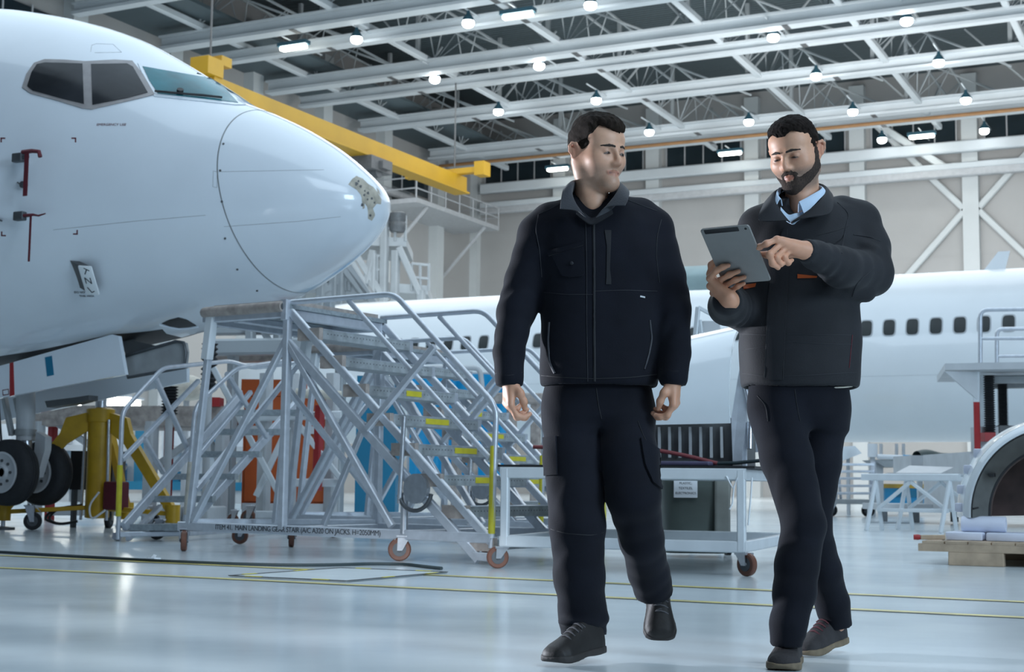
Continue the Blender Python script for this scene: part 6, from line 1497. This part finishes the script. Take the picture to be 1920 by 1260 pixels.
f2 = shoe(m1, p(1238, 1207, 5.02), p(1232, 1105, 5.19), V(-.02, -1, .55), b1, 'leather', 'sole_dark', .053)
# ------------------------------------------------------------------ man with the tablet
D2 = 5.0
m2 = Man(AT(1520, 1240, D2).xy.to_3d(), 'bearded person in pale blue shirt and dark jacket, walking and pointing at a tablet', 2)
p = m2.pp
ho2 = p(1490, 287, 4.98).astype(float); hR2 = rot(-34, 20, -4).astype(float)
nb2 = p(1505, 396, 5.03); nt2 = ho2+hR2@np.array((0, .025, -.07))
neck2 = U([cone(nt2, nb2, .055, .062), cone(nt2+hR2@np.array((0, -.03, -.02)), nb2+V(-.01, -.05, 0), .03, .03)], .03)
chest2 = ell(p(1508, 480, 5.04), (.16, .085, .17))
Hd2 = lambda P: sm([HEAD((P-ho2.astype(f32))@hR2.astype(f32)), neck2(P)], .022)
# tablet plane
TC = [p(1311, 431, 4.62), p(1404, 422, 4.53), p(1447, 523, 4.69), p(1355, 538, 4.78)]
tn = np.cross(TC[1]-TC[0], TC[3]-TC[0]).astype(float); tn /= np.linalg.norm(tn)
if tn[1] > 0: tn = -tn       # the back faces the camera
tm = sum(TC)/4
def ontab(px, py, off):
    e = p(960, 630, 0.0001).astype(float); d = p(px, py, 1.0).astype(float)-e; t = ((tm-e)@tn)/(d@tn); return (e+d*t+tn*off).astype(f32)
fr_ = .0088
# left hand pointing (picture right)
wR = p(1512, 470, 4.66)
mcpR = [p(1457, 449, 4.585), p(1466, 455, 4.60), p(1475, 461, 4.615), p(1483, 468, 4.63)]
FR = [[mcpR[0], p(1437, 457, 4.575), p(1424, 463, 4.60), p(1412, 467, 4.63)],
      [mcpR[1], p(1443, 477, 4.57), p(1448, 494, 4.585), p(1459, 502, 4.60)],
      [mcpR[2], p(1456, 483, 4.585), p(1463, 495, 4.60), p(1473, 492, 4.615)],
      [mcpR[3], p(1470, 482, 4.60), p(1478, 493, 4.612), p(1485, 488, 4.625)]]
TR = [p(1496, 474, 4.66), p(1462, 480, 4.66), p(1440, 478, 4.655), p(1424, 476, 4.66)]
hnR = bone_hand(p, wR, .028, mcpR, FR, TR, .0094, .018)
# right hand holding the tablet from below (picture left)
wL = p(1368, 562, 4.735)
mcpL = [ontab(1335, 512, .026), ontab(1336, 525, .030), ontab(1342, 538, .030), ontab(1353, 547, .026)]
FL_ = [[mcpL[0], ontab(1346, 500, .018), ontab(1357, 496, .012), ontab(1367, 494, .0095)],
       [mcpL[1], ontab(1351, 519, .020), ontab(1370, 510, .012), ontab(1386, 505, .0095)],
       [mcpL[2], ontab(1360, 529, .020), ontab(1381, 520, .012), ontab(1397, 516, .0095)],
       [mcpL[3], ontab(1371, 539, .018), ontab(1385, 532, .012), ontab(1396, 528, .0095)]]
TL = [p(1356, 552, 4.745), ontab(1330, 520, -.016), ontab(1331, 505, -.022), ontab(1340, 493, -.0195)]
hnL = bone_hand(p, wL, .028, mcpL, FL_, TL, .0094, .018)
shL, elL = p(1425, 428, 5.06), p(1384, 578, 5.02)
shR, elR = p(1606, 418, 5.06), p(1634, 514, 4.99)
fLf = lambda P: sm([hnL(P), cone(wL+(elL-wL)*.3, wL, .034, .028)(P)], .014)
fRf = lambda P: sm([hnR(P), cone(wR+(elR-wR)*.3, wR, .034, .028)(P)], .014)
hipL, hipR = p(1452, 770, 5.0), p(1545, 770, 5.05)
knL, anL = p(1507, 985, 4.82), p(1474, 1195, 4.76)
knR, anR = p(1520, 985, 5.03), p(1568, 1170, 5.19)
inner2 = U([chest2, ell(p(1500, 620, 5.04), (.14, .08, .22)), cone(hipL, hipR, .085), cone(hipL, knL, .06, .045), cone(knL, anL, .045, .034), cone(hipR, knR, .06, .045), cone(knR, anR, .045, .034), cone(shL, elL, .045, .038), cone(elL, wL, .038, .028), cone(shR, elR, .045, .038), cone(elR, wR, .038, .028), cone(nb2, p(1505, 450, 5.04), .06, .08)], .04)
b2_ = body_obj(m2, [(Hd2, ho2-np.array((.15, .15, .27)), ho2+.16, .0024), (fLf,)+bbox([wL, wL+(elL-wL)*.35]+mcpL+[q for f_ in FL_ for q in f_]+TL, .03)+(.0024,), (fRf,)+bbox([wR, wR+(elR-wR)*.35]+mcpR+[q for f_ in FR for q in f_]+TR, .03)+(.0024,)],
    [(inner2,)+bbox([shL, shR, elL, elR, anL, anR, hipL, hipR, nb2, wL, wR], .2)+(.016,)], ho2, hR2, TONE2, .95)
def hair2(P):
    cr = ell((0, .018, .034), (.0800, .102, .0935))(P)
    top = ell((0, -.010, .084), (.066, .080, .036))(P); cr = sm([cr, top], .03)
    st_ = P.copy(); st_[:, 1] *= .35; st_[:, 2] *= .6
    cr = cr+.0030*wnoise(st_, 420, 12)+.0024*wnoise(st_, 900, 18)
    ax = np.abs(P[:, 0]); zf = .068+.014*np.exp(-((ax-.036)/.014)**2)-.01*np.clip((ax-.05)/.02, 0, 1)
    face_ = np.maximum(P[:, 1]+.046-.75*np.clip(.030-P[:, 2], 0, .055)+.002*wnoise(P, 300, 9), P[:, 2]-zf-.003*wnoise(P, 300, 6))
    d = smax(cr, -face_, .006)
    d = smax(d, np.where(P[:, 1] < .02, -.022-P[:, 2], -1).astype(f32), .006); d = smax(d, (-.068-P[:, 2]), .01)
    ear = np.minimum(ell((.085, .02, -.010), (.03, .024, .036))(P), ell((-.085, .02, -.010), (.03, .024, .036))(P)); d = smax(d, -ear, .006)
    d = smax(d, np.where(P[:, 1] < .05, -.045-P[:, 2], -1).astype(f32), .01)
    return np.maximum(d, -(SKULL(P)+.006))
bm2 = []
for s in (-1, 1):
    bm2 += [cone(V(s*.073, .006, .012), V(s*.071, .002, -.012), .010, .013), cone(V(s*.070, .000, -.012), V(s*.064, -.006, -.052), .014, .022), cone(V(s*.064, -.006, -.052), V(s*.046, -.046, -.088), .022, .026), cone(V(s*.046, -.046, -.088), V(0, -.080, -.106), .026, .028), cone(V(s*.022, -.090, -.074), V(s*.026, -.082, -.100), .008, .014)]
bm2 += [cone(V(-.026, -.084, -.0640), V(-.010, -.094, -.0565), .0062, .0066), cone(V(-.010, -.094, -.0565), V(.010, -.094, -.0565), .0062), cone(V(.010, -.094, -.0565), V(.026, -.084, -.0640), .0066, .0062), ell((0, -.092, -.0935), (.012, .02, .009)), cone(V(0, -.05, -.112), V(0, -.07, -.112), .022, .022)]
BM2 = U(bm2, .008); LIP2 = ell((0, -.098, -.0708), (.0205, .03, .0078))
def beard2(P):
    mk_ = BM2(P)+.0028*wnoise(P, 520, 31); mk_ = smax(mk_, -LIP2(P), .003)
    return np.maximum(HEAD(P)-.0030-.0016*wnoise(P, 1100, 33)+.0022*np.clip(1+mk_/.006, 0, 1), mk_)
head_extras(m2, ho2, hR2, hair2, beard2, 'hair2', .001)
# tablet
tb_ = thing('tablet', 'silver-backed tablet computer held up in one hand by the bearded man', 'tablet', m2.root, PSI)
xa = (TC[1]-TC[0]); xa = xa/np.linalg.norm(xa); ya = np.cross(tn, xa); ya /= np.linalg.norm(ya); ya = -ya if ya[2] < 0 else ya
xa = np.cross(ya, tn); W_, H_ = np.linalg.norm(TC[1]-TC[0])*.99, np.linalg.norm(TC[2]-TC[1])*.99
tmx = Matrix(((xa[0], ya[0], tn[0], tm[0]), (xa[1], ya[1], tn[1], tm[1]), (xa[2], ya[2], tn[2], tm[2]), (0, 0, 0, 1)))
def rrect(w, h, r, z0, z1, inset=.0015):
    b = MB(); P = []
    for cx_, cy_, a0 in ((w/2-r, h/2-r, 0), (-w/2+r, h/2-r, 90), (-w/2+r, -h/2+r, 180), (w/2-r, -h/2+r, 270)):
        for k in range(6): a = math.radians(a0+18*k); P.append((cx_+r*math.cos(a), cy_+r*math.sin(a)))
    n = len(P); sc_ = lambda q: ((q[0]*(1-2*inset/w)), q[1]*(1-2*inset/h))
    vs = [(x, y, z0) for x, y in map(sc_, P)]+[(x, y, z0+(z1-z0)*.3) for x, y in P]+[(x, y, z0+(z1-z0)*.7) for x, y in P]+[(x, y, z1) for x, y in map(sc_, P)]
    b.add(vs, [tuple(range(n-1, -1, -1)), tuple(3*n+k for k in range(n))]+[(i*n+k, i*n+(k+1) % n, (i+1)*n+(k+1) % n, (i+1)*n+k) for i in range(3) for k in range(n)]); return b
M['tabback'] = mat('grey_anodised_back', (.27, .27, .26), .45, .25, .04, 30); 
def tpart(b, name, m): o = b.build(name, m, tb_, 30); o.data.transform(tmx); return o
tpart(rrect(W_, H_, .010, -.0075, 0), 'body', 'tabback'); tpart(rrect(W_*.985, H_*.99, .009, -.0088, -.0076, .0005), 'screen', mat('tablet_screen', (.02, .022, .026), .1))
tpart(rrect(W_*.70, .017, .003, .0001, .0011, .0004), 'antenna_strip', 'black').data.transform(tmx @ Matrix.Translation((-.012, H_/2-.0105, 0)) @ tmx.inverted())
tpart(MB().lathe([(.0042, 0), (.0042, .0012), (.003, .0014)], (W_/2-.014, H_/2-.012, 0), (0, 0, 1), 16), 'camera_lens', 'black')
# jacket
def row(px0, px1, py, dep, cy=5.04): a, b = p(px0, py, cy), p(px1, py, cy); return (float(a[2]+b[2])/2, float(a[0]+b[0])/2, float(a[1]), float(b[0]-a[0])/2, dep)
tor2 = zloft([row(1390, 1611, 729, .140), row(1387, 1614, 700, .145), row(1386, 1615, 650, .142), row(1394, 1609, 590, .138), row(1400, 1606, 520, .138), row(1402, 1612, 460, .135), row(1412, 1612, 420, .118), row(1432, 1596, 396, .100), row(1456, 1560, 376, .085), row(1466, 1548, 362, .075)], 2.3)
cav2 = zloft([row(1400, 1602, 745, .126), row(1402, 1600, 716, .124), row(1410, 1590, 708, .10)], 2.3)
sl2L = U([cone(p(1446, 416, 5.05), shL, .070, .073), cone(shL, p(1402, 510, 5.05), .073, .068, (.005, .09, 0)), cone(p(1402, 510, 5.05), elL, .067, .067), cone(elL, p(1364, 574, 4.87), .067, .064, (.006, .06, 1)), cone(p(1364, 574, 4.87), p(1364, 565, 4.77), .062, .050)], .016)
sl2R = U([cone(p(1578, 404, 5.05), shR, .072, .078), cone(shR, p(1628, 466, 5.03), .078, .074, (.006, .09, 2)), cone(p(1628, 466, 5.03), elR, .073, .073), cone(elR, p(1575, 500, 4.83), .073, .068, (.007, .07, 3)), cone(p(1575, 500, 4.83), p(1528, 478, 4.71), .066, .046, (.005, .05, 4)), cone(p(1528, 478, 4.71), p(1514, 471, 4.67), .045, .040)], .018)
el2 = U([cone(p(1655, 478, 4.97), p(1664, 508, 4.95), .016, .014), cone(p(1600, 452, 4.97), p(1640, 470, 4.94), .010, .012), cone(p(1560, 540, 4.90), p(1625, 552, 4.95), .020, .026)], .02)
c2L, c2R = cutp(p(1363, 556, 4.745), p(1361, 540, 4.70)), cutp(p(1508, 470, 4.655), p(1480, 462, 4.60))
nh2 = cone(p(1500, 300, 4.98), p(1503, 392, 5.02), .066, .060); vn2 = U([cone(p(1500, 380, 4.93), p(1486, 408, 4.85), .050, .026), cone(p(1486, 408, 4.85), p(1480, 422, 4.83), .024, .010)], .02)
def jk2(P):
    d = tor2(P); d = smax(d, -cav2(P), .006)
    d = sm([d, np.maximum(sl2L(P), c2L(P))], .03); d = sm([d, np.maximum(sm([sl2R(P), el2(P)], .03), c2R(P))], .03)
    w_ = P.copy(); w_[:, 2] *= .6
    d = d+.0042*wnoise(w_, 24, 41)+.0018*wnoise(P, 55, 42)
    return smax(smax(d, -nh2(P), .008), -vn2(P), .008)
lo, hi = bbox([p(1318, 360, 4.62), p(1680, 735, 4.62), p(1318, 360, 5.25), p(1680, 735, 5.25)], .05)
j2 = to_obj('jacket', [nets(jk2, lo, hi, .0065)], 'navy2', b2_)
s2 = Surf(j2, m2)
s2.patch('placket', [(1472, 424), (1484, 424), (1476, 560), (1470, 712), (1432, 712), (1440, 560), (1452, 470)], 'navy2', .001, .004, 6, 6)
s2.line('placket_seam', [(1476, 430), (1474, 560), (1468, 712)], .0014, 'seam', .004); s2.line('placket_seam', [(1446, 540), (1440, 600), (1434, 708)], .0014, 'seam', .004)
s2.patch('pocket_trim', [(1495, 514), (1532, 518), (1531, 521), (1495, 522)], 'orange', .001, .002, 3, 4); s2.patch('pocket_trim', [(1392, 535), (1418, 531), (1416, 538), (1394, 543)], 'orange', .001, .002, 3, 4)
for pts in ([(1474, 626), (1530, 628), (1596, 628)], [(1474, 641), (1530, 644), (1596, 646)], [(1388, 626), (1436, 628)], [(1392, 656), (1436, 650)], [(1392, 700), (1440, 706), (1510, 704), (1606, 698)]): s2.line('pocket_seam', pts, .0015, 'seam_light', .0006)
s2.line('side_seam', [(1598, 628), (1596, 650), (1592, 690)], .0015, 'maroon', .0006); s2.line('yoke_seam', [(1530, 442), (1570, 432), (1590, 424)], .0013, 'seam', .0006)
for pts in ([(1570, 380), (1592, 400), (1582, 440), (1578, 475)], [(1600, 440), (1630, 444), (1650, 452)], [(1598, 556), (1606, 530), (1640, 502)], [(1527, 462), (1524, 476), (1522, 492)]): s2.line('sleeve_seam', pts, .0015, 'seam_light', .0008)
lnp = [p(1552, 727, 4.93), p(1585, 726, 4.945), p(1598, 724, 4.965)]
MB().path(lnp, .003, 6, round_=.03).build('hem_lining', 'cream', j2, 60); MB().slab([p(1585, 710, 4.935), p(1602, 712, 4.96), p(1598, 721, 4.96)], (0, .006, 0)).build('lining_tab', 'sign_yellow', j2)
collar('collar', m2, [
    [p(1480, 418, 4.87), p(1464, 400, 4.885), p(1457, 384, 4.93), p(1463, 368, 5.03), p(1502, 356, 5.11), p(1540, 360, 5.07), p(1545, 375, 4.99), p(1522, 398, 4.90), p(1484, 420, 4.87)],
    [p(1472, 414, 4.855), p(1453, 390, 4.86), p(1449, 374, 4.90), p(1459, 356, 5.0), p(1502, 344, 5.10), p(1540, 347, 5.06), p(1549, 360, 4.97), p(1532, 386, 4.88), p(1488, 416, 4.855)],
    [p(1444, 416, 4.845), p(1423, 413, 4.85), p(1428, 395, 4.88), p(1445, 372, 5.0), p(1502, 356, 5.14), p(1552, 360, 5.09), p(1561, 378, 4.97), p(1553, 402, 4.87), p(1514, 408, 4.845)]], 'navy2', b2_, .0045)
for sg, pts in ((0, [[p(1466, 386, 4.90), p(1458, 372, 4.94), p(1466, 360, 5.03), p(1500, 354, 5.08)], [p(1462, 374, 4.89), p(1457, 364, 4.93), p(1466, 350, 5.02), p(1500, 342, 5.08)], [p(1449, 403, 4.865), p(1452, 384, 4.89), p(1460, 364, 5.0), p(1500, 350, 5.09)]]),
                (1, [[p(1496, 398, 4.89), p(1520, 384, 4.92), p(1540, 366, 5.0), p(1500, 354, 5.08)], [p(1498, 378, 4.885), p(1520, 366, 4.91), p(1541, 350, 4.99), p(1500, 342, 5.08)], [p(1508, 402, 4.865), p(1534, 376, 4.90), p(1547, 356, 4.99), p(1500, 350, 5.09)]])):
    collar('shirt_collar', m2, pts, 'shirt', b2_, .003, 20)
collar('shirt', m2, [[p(1464, 388, 4.905), p(1478, 402, 4.89), p(1490, 400, 4.885), p(1500, 398, 4.89), p(1512, 392, 4.91)], [p(1466, 406, 4.885), p(1478, 416, 4.875), p(1488, 420, 4.87), p(1496, 414, 4.875), p(1512, 404, 4.89)]], 'shirt', b2_, .004, 20)
# trousers
pel = zloft([row(1404, 1590, 700, .110, 5.03), row(1405, 1591, 735, .115, 5.03), row(1410, 1589, 775, .112, 5.03), row(1420, 1584, 805, .09, 5.03)], 2.3)
lgA = leg([(p(1455, 770, 5.0), .088), (p(1474, 860, 4.93), .086, (.003, .14, 0)), (p(1508, 985, 4.82), .069, (.004, .1, 1)), (p(1495, 1060, 4.80), .068), (p(1490, 1110, 4.78), .067, (.004, .09, 2)), (p(1478, 1170, 4.76), .058, (.004, .06, 3)), (p(1474, 1205, 4.755), .052)])
lgB = leg([(p(1543, 770, 5.05), .085), (p(1532, 870, 5.03), .079, (.003, .14, 0)), (p(1520, 985, 5.04), .066, (.004, .1, 2)), (p(1543, 1070, 5.10), .062), (p(1560, 1130, 5.16), .058, (.005, .07, 1)), (p(1568, 1168, 5.19), .054)])
kA, kB = cutp(p(1473, 1212, 4.755), p(1472, 1240, 4.755)), cutp(p(1568, 1176, 5.195), p(1572, 1210, 5.2))
def tr2(P):
    a, b = np.maximum(lgA(P), kA(P)), np.maximum(lgB(P), kB(P))
    d = np.minimum(sm([pel(P), a], .04), sm([pel(P), b], .04)); w_ = P.copy(); w_[:, 2] *= .5
    return d+.0035*wnoise(w_, 24, 51)+.0013*wnoise(P, 70, 52)
lo, hi = bbox([p(1400, 690, 4.65), p(1610, 1220, 4.65), p(1400, 690, 5.2), p(1610, 1180, 5.3)], .04)
t2 = to_obj('trousers', [nets(tr2, lo, hi, .007)], 'trouser', b2_)
st2 = Surf(t2, m2); st2.line('fly_seam', [(1490, 730), (1494, 760), (1500, 790)], .0015, 'seam', .0005); st2.line('pocket_seam', [(1420, 742), (1436, 760), (1440, 790)], .0015, 'seam', .0005)
def pfl(px, py): w = FL(px, py)-m2.root; return np.array((w.dot(_r), w.dot(_f), 0.0))
h0 = pfl(1486, 1240); dirv = np.array((-.30, -.95, 0)); shoe(m2, h0+dirv*.285, h0, V(0, 0, 1), b2_, 'leather2', 'sole_tan', .052, 'lace2', True)
t0_ = pfl(1503, 1233); h1_ = t0_+np.array((.185, .215, .030)); shoe(m2, t0_, h1_, V(0, 0, 1), b2_, 'leather2', 'sole_tan', .050, 'lace', True)
